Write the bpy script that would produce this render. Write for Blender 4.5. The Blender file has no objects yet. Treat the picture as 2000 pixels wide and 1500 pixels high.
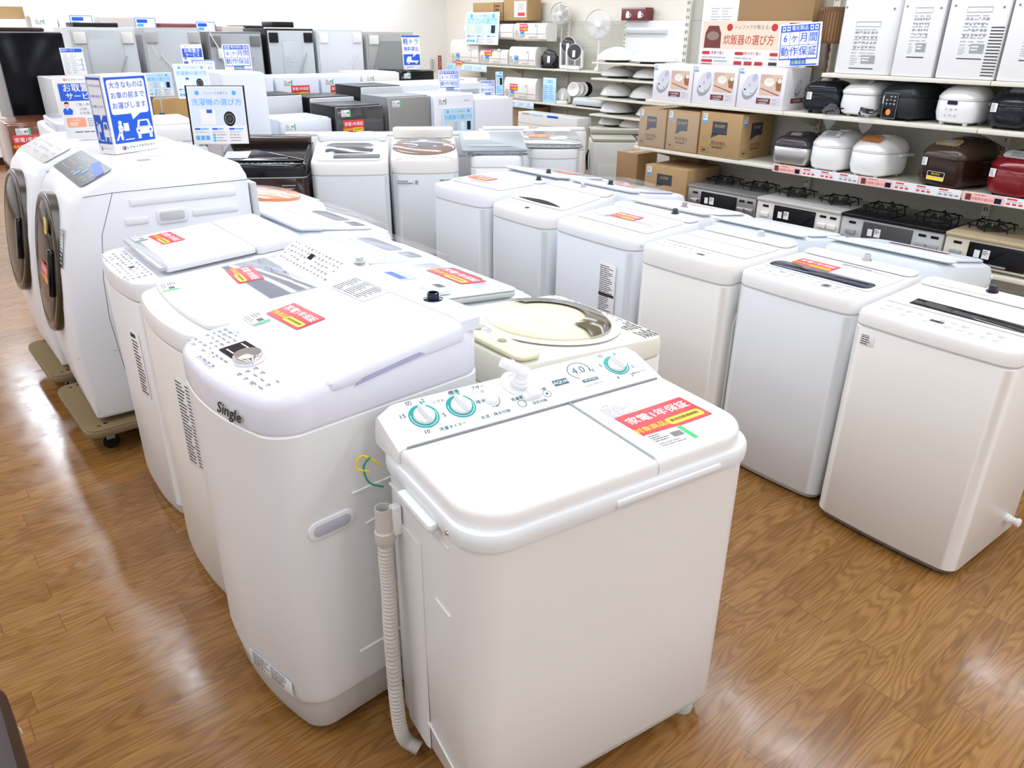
import bpy, bmesh, math, random
from math import sin, cos, pi, radians as R
from mathutils import Matrix, Vector

SC = bpy.context.scene
COL = SC.collection
random.seed(7)

# ---------------------------------------------------------------- camera, light, exposure
EYE = 1.72
FPX = 1490.0                       # focal length in pixels of a 2000 px wide frame
AX = Vector((0.76640274, -0.64229939, 0.0088507))     # camera right / down / forward in world axes
AY = Vector((-0.26393068, -0.32742851, -0.90726576))
AZ = Vector((0.58563422, 0.692995, -0.42046462))
cam_d = bpy.data.cameras.new('camera'); cam = bpy.data.objects.new('camera', cam_d); COL.objects.link(cam)
cam_d.sensor_width = 36; cam_d.lens = FPX / 2000 * 36; cam_d.clip_start = .02; cam_d.clip_end = 60
cam.matrix_world = Matrix.Translation((0, 0, EYE)) @ Matrix((AX, -AY, -AZ)).transposed().to_4x4()
SC.camera = cam
SC.view_settings.view_transform = 'Standard'; SC.view_settings.look = 'None'
SC.view_settings.exposure = EXPO = 0.0; SC.view_settings.gamma = 1; SC.view_settings.use_curve_mapping = False
wd = bpy.data.worlds.new('world'); SC.world = wd; wd.use_nodes = True
wd.node_tree.nodes['Background'].inputs[0].default_value = (1, .97, .93, 1)
wd.node_tree.nodes['Background'].inputs[1].default_value = .3
CEIL = 3.0
for i, lx in enumerate((-2.6, -.75, 1.07, 2.65, 4.05, 5.9, 7.6)):      # rows of ceiling tube lamps along the shop
    for j, ly in enumerate((-2.2, 2.2, 6.6, 10.6)):
        ld = bpy.data.lights.new('ceiling_tubes', 'AREA'); ld.shape = 'RECTANGLE'; ld.size = .32; ld.size_y = 3.7
        ld.energy = (33, 33, 37, 50)[j]; ld.color = (.885, .955, 1.085)
        lo = bpy.data.objects.new('ceiling_tubes', ld); lo.location = (lx, ly, CEIL - .03); COL.objects.link(lo)

def ray(px, py):
    return AX * ((px - 1000) / FPX) + AY * ((py - 750) / FPX) + AZ
O = Vector((0, 0, EYE))
def at_z(px, py, z): r = ray(px, py); return O + r * ((z - EYE) / r.z)
def at_x(px, py, x): r = ray(px, py); return O + r * (x / r.x)
def at_y(px, py, y): r = ray(px, py); return O + r * (y / r.y)
def dist(p): return (Vector(p) - O).dot(AZ)          # depth along the view

# ---------------------------------------------------------------- materials
MATS = {}
def mat(name, col, rough=.45, metal=0., coat=0., spec=.5, trans=0., alpha=1., emit=0., bump=0., bscale=60.):
    if name in MATS: return MATS[name]
    m = bpy.data.materials.new(name); m.use_nodes = True; nt = m.node_tree
    b = nt.nodes['Principled BSDF']
    if isinstance(col, (int, float)): col = (col, col, col)
    b.inputs['Base Color'].default_value = (*col, 1); b.inputs['Roughness'].default_value = rough
    b.inputs['Metallic'].default_value = metal; b.inputs['Coat Weight'].default_value = coat
    b.inputs['Coat Roughness'].default_value = .08
    b.inputs['Specular IOR Level'].default_value = spec
    b.inputs['Transmission Weight'].default_value = trans; b.inputs['Alpha'].default_value = alpha
    if emit:
        b.inputs['Emission Color'].default_value = (*col, 1); b.inputs['Emission Strength'].default_value = emit
    n = nt.nodes.new('ShaderNodeTexNoise'); n.inputs['Scale'].default_value = bscale; n.inputs['Detail'].default_value = 3
    tc = nt.nodes.new('ShaderNodeTexCoord'); nt.links.new(tc.outputs['Object'], n.inputs['Vector'])
    mr = nt.nodes.new('ShaderNodeMapRange'); mr.inputs[3].default_value = max(0, rough - .012); mr.inputs[4].default_value = rough + .012
    nt.links.new(n.outputs[0], mr.inputs[0]); nt.links.new(mr.outputs[0], b.inputs['Roughness'])
    if bump:
        bp = nt.nodes.new('ShaderNodeBump'); bp.inputs['Strength'].default_value = bump; bp.inputs['Distance'].default_value = .002
        nt.links.new(n.outputs[0], bp.inputs['Height']); nt.links.new(bp.outputs[0], b.inputs['Normal'])
    MATS[name] = m; return m

def V3(*c): return tuple(c)
WH = mat('white_enamel', (.80, .80, .79), .32)            # machine bodies
WB = mat('cool_white_plastic', (.76, .78, .84), .3)
WW = mat('warm_white_plastic', (.80, .78, .73), .35)
WG = mat('pale_grey_enamel', (.66, .69, .70), .35)
WC = mat('cream_plastic', (.74, .71, .57), .35)
W2 = mat('white_plastic', (.84, .84, .83), .28)
GB = mat('grey_base_plastic', (.50, .48, .44), .5)
G5 = mat('mid_grey_plastic', (.32, .33, .34), .4)
G7 = mat('light_grey_plastic', (.55, .57, .57), .4)
G2 = mat('dark_grey_plastic', (.05, .05, .055), .35, spec=.3)
BK = mat('black_plastic', (.010, .010, .012), .35, spec=.22)
BKG = mat('black_gloss', (.006, .006, .008), .06, spec=.4)
NVY = mat('navy_glass', (.006, .009, .03), .08, spec=.4)
SMG = mat('smoked_window', (.09, .10, .12), .08, coat=.4)
SMK = mat('painted_seam_shadow', (.10, .10, .11), .7)  # dark colour painted in as the shade inside seams and slots
INK = mat('black_ink', (.02, .02, .022), .6)
INKG = mat('grey_ink', (.22, .22, .24), .6)
INKL = mat('pale_ink', (.42, .43, .46), .6)
BLU = mat('sign_blue', (.008, .10, .62), .4)
LBL = mat('light_blue_print', (.10, .42, .80), .45)
SKY = mat('sky_print', (.50, .74, .90), .45)
PAP = mat('paper_white', (.84, .84, .84), .5)
RED = mat('sticker_red', (.72, .035, .045), .4)
ORG = mat('sticker_orange', (.85, .28, .06), .4)
YEL = mat('sticker_yellow', (.92, .68, .02), .4)
GRN = mat('tag_green', (.02, .52, .14), .4)
TEA = mat('dial_teal', (.0, .36, .33), .35)
TED = mat('logo_teal', (.004, .09, .11), .35)
CHR = mat('chrome', (.85, .85, .86), .08, metal=1)
STL = mat('brushed_steel', (.55, .54, .52), .28, metal=1)
CRD = mat('cardboard', (.33, .20, .085), .75, bump=.15)
CRD2 = mat('cardboard_light', (.42, .27, .12), .75, bump=.15)
SHF = mat('shelf_cream_steel', (.74, .71, .60), .4)
SHD = mat('shelf_back_board', (.56, .55, .47), .5)
HOSE = mat('hose_grey', (.60, .57, .52), .5)
FILM = mat('clear_film', (.95, .97, 1.), .05, alpha=.10)
CLR = mat('clear_fan_plastic', (.85, .88, .93), .1, alpha=.35)
BRN = mat('dark_brown_gloss', (.028, .011, .008), .12, spec=.4)
BRZ = mat('bronze_glass', (.27, .19, .15), .12, coat=.4)
COP = mat('copper_plastic', (.72, .27, .12), .25, coat=.3)
WOOD = mat('oak_veneer', (.50, .29, .11), .5, bump=.1)
PINK = mat('pale_pink_print', (.84, .72, .70), .45)
PCH = mat('peach_print', (.86, .66, .50), .45)
MRN = mat('maroon_print', (.16, .03, .03), .45)
LAV = mat('lavender_print', (.48, .48, .62), .45)

# ---------------------------------------------------------------- mesh collector
def rr(x0, x1, y0, y1, r, n=4, bow=0.):
    """rounded rectangle, counter-clockwise; bow pushes the front (-y) edge outwards"""
    r = min(r, (x1 - x0) / 2 - 1e-4, (y1 - y0) / 2 - 1e-4); out = []
    for cx, cy, a0 in ((x1 - r, y1 - r, 0), (x0 + r, y1 - r, 90), (x0 + r, y0 + r, 180), (x1 - r, y0 + r, 270)):
        for k in range(n + 1):
            a = R(a0 + 90 * k / n); out.append([cx + r * cos(a), cy + r * sin(a)])
            if a0 == 180 and k == n and bow:
                for q in range(1, 10):
                    out.append([x0 + r + (x1 - x0 - 2 * r) * q / 10, y0])
    if bow:
        xm, hw = (x0 + x1) / 2, (x1 - x0) / 2; ym = (y0 + y1) / 2
        for p in out:
            if p[1] < ym: p[1] -= bow * (1 - ((p[0] - xm) / hw) ** 2) * min(1, (ym - p[1]) / (ym - y0 - r) if ym - y0 > r else 1)
    return out

def frame(o, x, y):
    x = Vector(x).normalized(); y = Vector(y); z = x.cross(y).normalized(); y = z.cross(x)
    m = Matrix((x, y, z)).transposed().to_4x4(); m.translation = Vector(o); return m
def front(x=0, y=0, z=0): return frame((x, y, z), (1, 0, 0), (0, 0, 1))     # a face that looks to -y
def T(x, y, z=0): return Matrix.Translation((x, y, z))
def RZ(a): return Matrix.Rotation(R(a), 4, 'Z')
def RX(a): return Matrix.Rotation(R(a), 4, 'X')
def RY(a): return Matrix.Rotation(R(a), 4, 'Y')

TXT = {}
def glyphs(body, align='CENTER', shear=0):
    k = (body, align, shear)
    if k not in TXT:
        cu = bpy.data.curves.new('t', 'FONT'); cu.body = body; cu.align_x = align; cu.align_y = 'CENTER'
        cu.resolution_u = 2; cu.shear = shear; cu.fill_mode = 'BOTH'
        ob = bpy.data.objects.new('t', cu); COL.objects.link(ob)
        dg = bpy.context.evaluated_depsgraph_get(); me = ob.evaluated_get(dg).to_mesh()
        TXT[k] = ([v.co.copy() for v in me.vertices], [tuple(p.vertices) for p in me.polygons])
        ob.evaluated_get(dg).to_mesh_clear(); bpy.data.objects.remove(ob); bpy.data.curves.remove(cu)
    return TXT[k]

class MB:
    def __init__(s, M=None): s.v = []; s.f = []; s.mi = []; s.ms = []; s.M = M or Matrix()
    def at(s, M): s.M = M; return s
    def add(s, vs, fs, m):
        i0 = len(s.v); M = s.M
        s.v += [M @ Vector(p) for p in vs]
        if m not in s.ms: s.ms.append(m)
        k = s.ms.index(m)
        for f in fs: s.f.append(tuple(i0 + i for i in f)); s.mi.append(k)
        return s
    def loft(s, rings, m, c0=True, c1=True, closed=True):
        n = len(rings[0]); vs = [p for r_ in rings for p in r_]; fs = []
        for a in range(len(rings) - 1):
            for i in range(n if closed else n - 1):
                j = (i + 1) % n; fs.append((a * n + i, a * n + j, (a + 1) * n + j, (a + 1) * n + i))
        if c0: fs.append(tuple(reversed(range(n))))
        if c1: fs.append(tuple(range((len(rings) - 1) * n, len(rings) * n)))
        return s.add(vs, fs, m)
    def rb(s, x0, x1, y0, y1, z0, z1, m, r=.01, b=.004, n=3, bow=0., bt=None):
        """box with rounded plan corners and rounded top and bottom edges"""
        b0 = b; b1 = b if bt is None else bt; rg = []
        for i_, z in ((b0, z0), (b0 * .3, z0 + b0 * .3), (0, z0 + b0), (0, z1 - b1), (b1 * .3, z1 - b1 * .3), (b1, z1)):
            rg.append([(p[0], p[1], z) for p in rr(x0 + i_, x1 - i_, y0 + i_, y1 - i_, max(r - i_, .001), n, bow)])
        return s.loft(rg, m)
    def box(s, x0, x1, y0, y1, z0, z1, m):
        return s.add([(x, y, z) for z in (z0, z1) for x, y in ((x0, y0), (x1, y0), (x1, y1), (x0, y1))],
                     [(3, 2, 1, 0), (4, 5, 6, 7), (0, 1, 5, 4), (1, 2, 6, 5), (2, 3, 7, 6), (3, 0, 4, 7)], m)
    def rect(s, x0, y0, x1, y1, m, z=0.): return s.add([(x0, y0, z), (x1, y0, z), (x1, y1, z), (x0, y1, z)], [(0, 1, 2, 3)], m)
    def poly(s, pts, m, z=0.): return s.add([(p[0], p[1], z) for p in pts], [tuple(range(len(pts)))], m)
    def rrect(s, x0, y0, x1, y1, r, m, z=0., n=4): return s.poly(rr(x0, x1, y0, y1, r, n), m, z)
    def disc(s, x, y, r, m, z=0., n=24, ry=None):
        return s.poly([(x + r * cos(2 * pi * k / n), y + (ry or r) * sin(2 * pi * k / n)) for k in range(n)], m, z)
    def ringf(s, x, y, r0, r1, m, z=0., n=32, a0=0, a1=360, sy=1.):
        vs = []; full = a1 - a0 >= 360; k_ = n if full else n + 1
        for k in range(k_):
            a = R(a0 + (a1 - a0) * k / n); vs += [(x + r0 * cos(a), y + r0 * sy * sin(a), z), (x + r1 * cos(a), y + r1 * sy * sin(a), z)]
        return s.add(vs, [(2 * k, 2 * k + 1, (2 * k + 3) % (2 * k_), (2 * k + 2) % (2 * k_)) for k in range(n)], m)
    def outline(s, x0, y0, x1, y1, t, m, z=0.):
        s.rect(x0, y0, x1, y0 + t, m, z); s.rect(x0, y1 - t, x1, y1, m, z); s.rect(x0, y0 + t, x0 + t, y1 - t, m, z)
        return s.rect(x1 - t, y0 + t, x1, y1 - t, m, z)
    def lathe(s, prof, m, n=24, c0=True, c1=True):
        return s.loft([[(r * cos(2 * pi * k / n), r * sin(2 * pi * k / n), z) for k in range(n)] for r, z in prof], m, c0, c1)
    def tube(s, pts, r, m, n=8, cap=True):
        pts = [Vector(p) for p in pts]; rg = []; up = Vector((0, 0, 1)); prev = None
        for i, p in enumerate(pts):
            t = (pts[min(i + 1, len(pts) - 1)] - pts[max(i - 1, 0)]).normalized()
            if prev is None: prev = up if abs(t.dot(up)) < .9 else Vector((1, 0, 0))
            a = (prev - t * prev.dot(t)).normalized(); b = t.cross(a); prev = a
            ri = r[i] if isinstance(r, (list, tuple)) else r
            rg.append([p + a * ri * cos(2 * pi * k / n) + b * ri * sin(2 * pi * k / n) for k in range(n)])
        return s.loft(rg, m, cap, cap)
    def text(s, body, x, y, size, m, z=.0004, align='CENTER', sx=1., rot=0., shear=0, bold=0.):
        vs, fs = glyphs(body, align, shear); c, d = cos(R(rot)), sin(R(rot))
        for dx, dy, dz in ((-1, -.6, 0), (1, .6, .04)) if bold else ((0, 0, 0),):       # heavier strokes: printed twice, slightly apart
            s.add([(x + ((v.x * sx + dx * bold) * c - (v.y + dy * bold) * d) * size, y + ((v.x * sx + dx * bold) * d + (v.y + dy * bold) * c) * size, z * (1 + dz)) for v in vs], fs, m)
        return s
    def lines(s, x0, y0, x1, y1, n, m, z=.0003, fill=.45, seed=1, cols=1):
        rd = random.Random(seed); h = (y1 - y0) / n; cw = (x1 - x0) / cols
        for i in range(n):
            yb = y1 - (i + 1) * h + h * (1 - fill) / 2
            for c in range(cols):
                x = x0 + c * cw; e = x + cw * rd.uniform(.55, .95)
                while x < e - 1e-6:
                    w = min(cw * rd.uniform(.08, .3), e - x)
                    s.rect(x, yb, x + w * .88, yb + h * fill, m, z); x += w
        return s
    def mesh(s, name, sharp=38):
        me = bpy.data.meshes.new(name); me.from_pydata([tuple(v) for v in s.v], [], s.f); me.update()
        for m in s.ms: me.materials.append(m)
        me.polygons.foreach_set('material_index', s.mi)
        bm = bmesh.new(); bm.from_mesh(me); bmesh.ops.recalc_face_normals(bm, faces=bm.faces); bm.to_mesh(me); bm.free()
        me.polygons.foreach_set('use_smooth', [True] * len(me.polygons))
        me.set_sharp_from_angle(angle=R(sharp)); me.update(); return me
    def build(s, name, parent=None, **kw):
        return put(name, s.mesh(name), parent, **kw)

def put(name, me, parent=None, M=None, label=None):
    o = bpy.data.objects.new(name, me); COL.objects.link(o); o.parent = parent
    if M is not None: o.matrix_local = M
    if label: o['label'] = label
    return o
def tag(o, label, cat, group=None):
    o['label'] = label; o['category'] = cat
    if group: o['group'] = group
    return o
def thing(name, label, cat, loc=(0, 0, 0), rz=0., group=None, M=None):
    o = bpy.data.objects.new(name, None); COL.objects.link(o); o.empty_display_size = .05
    if M is not None: o.matrix_world = M
    else: o.location = loc; o.rotation_euler = (0, 0, R(rz))
    return tag(o, label, cat, group)
def struct(name, mb):
    o = mb.build(name); o['kind'] = 'structure'; return o

# ---------------------------------------------------------------- room
def floor_material():
    m = bpy.data.materials.new('oak_plank_vinyl'); m.use_nodes = True; nt = m.node_tree; N = nt.nodes; L = nt.links
    b = N['Principled BSDF']
    def nd(t, **k):
        n = N.new(t)
        for a, v in k.items(): setattr(n, a, v)
        return n
    def mth(op, a, b_=None, c=None):
        n = nd('ShaderNodeMath', operation=op)
        for i, v in enumerate((a, b_, c)):
            if v is None: continue
            if isinstance(v, (int, float)): n.inputs[i].default_value = v
            else: L.new(v, n.inputs[i])
        return n.outputs[0]
    tc = nd('ShaderNodeTexCoord'); sp = nd('ShaderNodeSeparateXYZ'); L.new(tc.outputs['Object'], sp.inputs[0])
    PW, PL = .10, .62
    yr = mth('DIVIDE', sp.outputs[1], PW); row = mth('FLOOR', yr)
    w1 = nd('ShaderNodeTexWhiteNoise', noise_dimensions='1D'); L.new(row, w1.inputs['W'])
    xo = mth('ADD', mth('DIVIDE', sp.outputs[0], PL), mth('MULTIPLY', w1.outputs['Value'], 7.3)); colm = mth('FLOOR', xo)
    cv = nd('ShaderNodeCombineXYZ'); L.new(colm, cv.inputs[0]); L.new(row, cv.inputs[1])
    w2 = nd('ShaderNodeTexWhiteNoise', noise_dimensions='2D'); L.new(cv.outputs[0], w2.inputs['Vector'])
    pid = w2.outputs['Value']
    gv = nd('ShaderNodeCombineXYZ')
    L.new(mth('ADD', mth('MULTIPLY', sp.outputs[0], 1.6), mth('MULTIPLY', pid, 91.)), gv.inputs[0])
    L.new(mth('ADD', mth('MULTIPLY', sp.outputs[1], 11.), mth('MULTIPLY', pid, 57.)), gv.inputs[1])
    n1 = nd('ShaderNodeTexNoise'); n1.inputs['Scale'].default_value = 1.; n1.inputs['Detail'].default_value = 1.5; n1.inputs['Roughness'].default_value = .45
    L.new(gv.outputs[0], n1.inputs['Vector'])
    ring = mth('ADD', mth('MULTIPLY', mth('SINE', mth('MULTIPLY', n1.outputs[0], 105.)), .5), .5)
    ring = mth('POWER', ring, 1.8)
    fv = nd('ShaderNodeCombineXYZ')
    L.new(mth('MULTIPLY', sp.outputs[0], 9.), fv.inputs[0]); L.new(mth('MULTIPLY', sp.outputs[1], 190.), fv.inputs[1]); L.new(pid, fv.inputs[2])
    n2 = nd('ShaderNodeTexNoise'); n2.inputs['Scale'].default_value = 1.; n2.inputs['Detail'].default_value = 3; L.new(fv.outputs[0], n2.inputs['Vector'])
    g = mth('ADD', mth('MULTIPLY', ring, .34), mth('MULTIPLY', n2.outputs[0], .80))
    g = mth('ADD', g, mth('MULTIPLY', mth('SUBTRACT', pid, .5), .30))
    cr = nd('ShaderNodeValToRGB'); L.new(g, cr.inputs[0])
    cr.color_ramp.elements[0].position = .15; cr.color_ramp.elements[0].color = (.345, .178, .055, 1)
    cr.color_ramp.elements[1].position = .98; cr.color_ramp.elements[1].color = (.155, .066, .016, 1)
    e = cr.color_ramp.elements.new(.55); e.color = (.245, .114, .030, 1)
    # fine joints between planks
    fy = mth('FRACT', yr); fx = mth('FRACT', xo)
    jy = mth('LESS_THAN', fy, .018); jx = mth('LESS_THAN', fx, .004)
    jj = mth('MAXIMUM', jy, jx)
    mx = nd('ShaderNodeMix', data_type='RGBA'); L.new(mth('MULTIPLY', jj, .6), mx.inputs[0]); L.new(cr.outputs[0], mx.inputs[6]); mx.inputs[7].default_value = (.07, .025, .008, 1)
    L.new(mx.outputs[2], b.inputs['Base Color'])
    n3 = nd('ShaderNodeTexNoise'); n3.inputs['Scale'].default_value = 7.; n3.inputs['Detail'].default_value = 6; n3.inputs['Roughness'].default_value = .7; L.new(tc.outputs['Object'], n3.inputs['Vector'])
    mr = nd('ShaderNodeMapRange'); mr.inputs[1].default_value = .35; mr.inputs[2].default_value = .7; mr.inputs[3].default_value = .10; mr.inputs[4].default_value = .24
    L.new(n3.outputs[0], mr.inputs[0]); L.new(mr.outputs[0], b.inputs['Roughness'])
    bp = nd('ShaderNodeBump'); bp.inputs['Strength'].default_value = .05; bp.inputs['Distance'].default_value = .001; L.new(g, bp.inputs['Height']); L.new(bp.outputs[0], b.inputs['Normal'])
    b.inputs['Specular IOR Level'].default_value = .45
    return m
WALLM = mat('cream_wall_paint', (.84, .80, .69), .7, bump=.05, bscale=200)
WALLB = mat('white_wall_paint', (.87, .85, .80), .7, bump=.05, bscale=200)
X0, X1, Y0, Y1 = -4., 9.0, -4., 12.6
struct('floor', MB().box(X0, X1, Y0, Y1, -.05, 0, floor_material()))
struct('ceiling', MB().box(X0, X1, Y0, Y1, CEIL, CEIL + .1, WALLB))
struct('wall_back', MB().box(X0, X1, Y1, Y1 + .1, 0, CEIL, WALLB))
struct('wall_right', MB().box(X1, X1 + .1, Y0, Y1, 0, CEIL, WALLM))
struct('wall_left', MB().box(X0 - .1, X0, Y0, Y1, 0, CEIL, WALLB))
struct('wall_front', MB().box(X0, X1, Y0 - .1, Y0, 0, CEIL, WALLB))
struct('baseboard_back', MB().box(X0, X1, Y1 - .015, Y1, 0, .10, BRN))

# ---------------------------------------------------------------- stickers and tags (shared meshes)
def m_warranty():
    b = MB(); w, h = .082, .042
    b.rb(-w, w, -h, h, 0, .0006, RED, r=.002, b=.0001, n=1)
    b.text('家電1年保証', 0, .014, .027, PAP, .001, bold=.02); b.text('対象商品', -.051, -.021, .0185, YEL, .001, bold=.015)
    b.rrect(-.012, -.034, .074, -.010, .008, YEL, .0009); b.text('使用回数無制限!', .031, -.022, .0098, INK, .0013, bold=.01)
    return b.mesh('warranty_sticker')
def m_tag():
    b = MB(); b.rb(-.04, .04, -.024, .024, 0, .0006, PAP, r=.002, b=.0001, n=1)
    b.rect(.029, -.023, .039, .023, GRN, .0009); b.lines(-.036, -.004, .0, .02, 4, INK, .0009, .35, 3)
    for i in range(14): b.rect(.004 + i * .0016, -.004, .0048 + i * .0016, .012, INK, .0009)
    b.lines(-.036, -.021, .022, -.008, 2, INKG, .0009, .4, 5)
    return b.mesh('price_tag')
def m_note(w, h, n=9, head=True, cols=1, seed=2, bands=(), ink=INK):
    b = MB(); b.rb(0, w, 0, h, 0, .0006, PAP, r=.002, b=.0001, n=1)
    b.lines(w * .06, h * .04, w * .94, h * (.86 if head else .96), n, ink, .0009, .42, seed, cols)
    if head: b.rect(w * .06, h * .89, w * .6, h * .95, ink, .0009)
    for y0, y1 in bands: b.rect(w * .03, h * y0, w * .97, h * y1, ink, .0012)
    return b.mesh('notice')
ME_W, ME_T = m_warranty(), m_tag()
ME_N = m_note(.034, .026, 4, True, 1, 8)
ME_LONG = m_note(.11, .28, 26, False, 1, 4, ((.42, .47), (.1, .14)))
ME_WIDE = m_note(.2, .13, 12, True, 3, 6)
ME_TH = m_note(.05, .16, 16, True, 1, 11)
def warranty(par, M): return put('warranty_sticker', ME_W, par, M)
def price(par, M): return put('price_tag', ME_T, par, M)

# ---------------------------------------------------------------- top-loading washing machines
WASHERS = 'washing machines on the shop floor'
def icons(b, x0, y0, x1, y1, nx, ny, m=INKG, z=.0006, seed=1, boxed=False):
    rd = random.Random(seed); dx, dy = (x1 - x0) / nx, (y1 - y0) / ny
    for i in range(nx):
        for j in range(ny):
            if rd.random() < .14: continue
            x, y = x0 + (i + .5) * dx, y0 + (j + .5) * dy; w = dx * rd.uniform(.18, .36)
            b.rect(x - w, y + .0005, x + w, y + dy * .16 + .001, m, z)
            if rd.random() < .6: b.rect(x - w * .7, y - dy * .22, x + w * .6, y - dy * .08, m, z)
            if boxed: b.outline(x - dx * .42, y - dy * .38, x + dx * .42, y + dy * .36, .0006, INKL, z)

def washer(label, x, y, rz, W=.53, D=.53, H=.85, Hb=.9, zs=.77, bm=WH, tm=W2, r=.045, bow=.012, bh=.035, basem=GB, tr=.018, lean=0., group=WASHERS):
    t = thing('washing_machine', label, 'washing machine', (x, y, 0), rz, group)
    hw, hd = W / 2, D / 2
    b = MB(); b.rb(-hw + .012, hw - .012, -hd + .012, hd - .012, .012, bh, basem, r=r, b=.003, bow=bow)
    b.rb(-hw + .03, hw - .03, -hd + .03, hd - .03, 0, .014, BK, r=r, b=.002)  # inset black slab, painted shade for the gap above the floor
    b.build('base', t)
    b = MB(); rg = []
    for z, i in ((bh, .004), (bh + .006, 0), (zs - .008, 0), (zs - .003, .003)):
        rg.append([(p[0], p[1], z) for p in rr(-hw + i, hw - i, -hd + i, hd - i, r, 6, bow)])
    b.loft(rg, bm)
    b.loft([[(p[0], p[1], z) for p in rr(-hw + .0025, hw - .0025, -hd + .0025, hd - .0025, r, 6, bow)] for z in (zs - .004, zs + .006)], G7, False, False)
    b.build('body', t)
    b = MB(); rg = []
    for i, dz in ((.004, None), (0, .005), (0, -tr), (tr * .28, -tr * .28), (tr, 0)):
        ring = []
        for p in rr(-hw + i, hw - i, -hd + i, hd - i, max(r - i, .01), 6, bow):
            f = (p[1] + hd) / D; zt = H + (Hb - H) * f
            ring.append((p[0], p[1], zs + .001 if dz is None else zs + dz if dz > 0 else zt + dz))
        rg.append(ring)
    b.loft(rg, tm); b.build('top_cover', t)
    Td = frame((0, -hd, H), (1, 0, 0), (0, D, Hb - H)); return t, Td, math.hypot(D, Hb - H)

def lid(t, Td, x0, x1, y0, y1, h=.012, m=W2, r=.02, b=.006, win=None, wm=SMG, split=None):
    o = MB(Td).rb(x0, x1, y0, y1, .0005, h, m, r=r, b=b, n=4).build('lid', t)
    if win:
        g = MB(Td); g.rb(win[0], win[1], win[2], win[3], h - .002, h + .0015, wm, r=win[4] if len(win) > 4 else .008, b=.001)
        g.build('lid_window', o)
    if split is not None: MB(Td).rect(x0 + .004, split - .0012, x1 - .004, split + .0012, SMK, h + .0006).build('fold_seam', o)
    return o
def rear(t, Td, L, W, y0, h, m=W2, inlet=0., im=G5, r=.03, pr=True):
    MB(Td).rb(-W / 2 + .012, W / 2 - .012, y0, L - .012, .0005, h, m, r=r, b=min(.012, h * .6), n=4).build('rear_cover', t)
    if inlet is not None:
        b = MB(Td @ T(inlet, (y0 + L) / 2 + .01, h)); b.lathe([(.02, 0), (.02, .004), (.0135, .005), (.0135, .022), (.011, .025)], im, 18)
        b.build('water_inlet', t)
def panel(t, Td, x0, x1, y0, y1, nx=12, ny=3, disp=None, seed=1, m=None, ink=INKL, h=.0012, boxed=True):
    b = MB(Td); b.rb(x0, x1, y0, y1, .0003, h, m or W2, r=.006, b=.0005, n=2)
    icons(b, x0 + .012, y0 + .006, x1 - .012, y1 - .006, nx, ny, ink, h + .0004, seed, boxed)
    if disp: b.rect(*disp, BKG, h + .0008)
    return b.build('control_panel', t)

# R row: fronts towards the left aisle (-x)
RX_ = 2.60
# nearest of the row, plain front, long dark window strip
t, Td, L = washer('warm white washing machine with long dark glass strip, nearest to the open floor', 2.79, .885, -92.5, .53, .51, .852, .875, .80, bm=WW, tm=mat('warm_white_top', (.84, .83, .80), .3), bow=.012, bh=.03, basem=mat('dark_base', (.16, .15, .14), .5))
o = lid(t, Td, -.24, .24, .15, .39, .006, MATS['warm_white_top'], r=.012, b=.003, win=(-.165, .205, .165, .235, .006), wm=BKG)
panel(t, Td, -.23, .2, .025, .125, 11, 2, (-.045, .07, .0, .087), 5, MATS['warm_white_top'])
rear(t, Td, L, .53, .40, .014, MATS['warm_white_top'], inlet=-.02, im=NVY)
b = MB(Td).at(Td); b.lines(-.19, .405, .06, .417, 2, INKL, .0145, .4, 9); b.build('printed_notes', t)
put('notice_label', ME_N, t, front(-.222, -.262, .735) @ Matrix.Scale(1.5, 4))
b = MB(frame((.2652, .12, .115), (0, 1, 0), (0, 0, 1))); b.lathe([(.017, -.002), (.017, .012), (.013, .014), (.013, .034), (.016, .036), (.016, .046), (.012, .048)], PAP, 18); b.build('drain_spout', t)
# second: navy strip, red sticker
t, Td, L = washer('cool white washing machine with navy glass band and red sticker, second from the open floor', 2.866, 1.43, -92, .50, .525, .86, .865, .80, bm=mat('cool_white_enamel', (.74, .77, .79), .33), tm=W2, bow=.012, bh=.03, basem=GB)
lid(t, Td, -.23, .23, .13, .40, .006, W2, r=.012, b=.003, win=(-.215, .215, .135, .225, .03), wm=NVY)
panel(t, Td, -.22, .2, .02, .115, 10, 3, None, 8)
MB(Td @ T(.09, .075, .001)).disc(0, 0, .02, G5, .0012).disc(0, 0, .012, G2, .0016).build('dial', t)
rear(t, Td, L, .50, .42, .012, W2, inlet=.02, im=STL)
warranty(t, Td @ T(-.08, .275, .0068) @ Matrix.Scale(1.05, 4)); price(t, Td @ T(-.13, .10, .0014) @ RZ(-20) @ Matrix.Scale(.55, 4))
b = MB(Td); b.lines(-.02, .36, .2, .385, 3, INKG, .0068, .4, 3); b.build('printed_notes', t)
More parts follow.
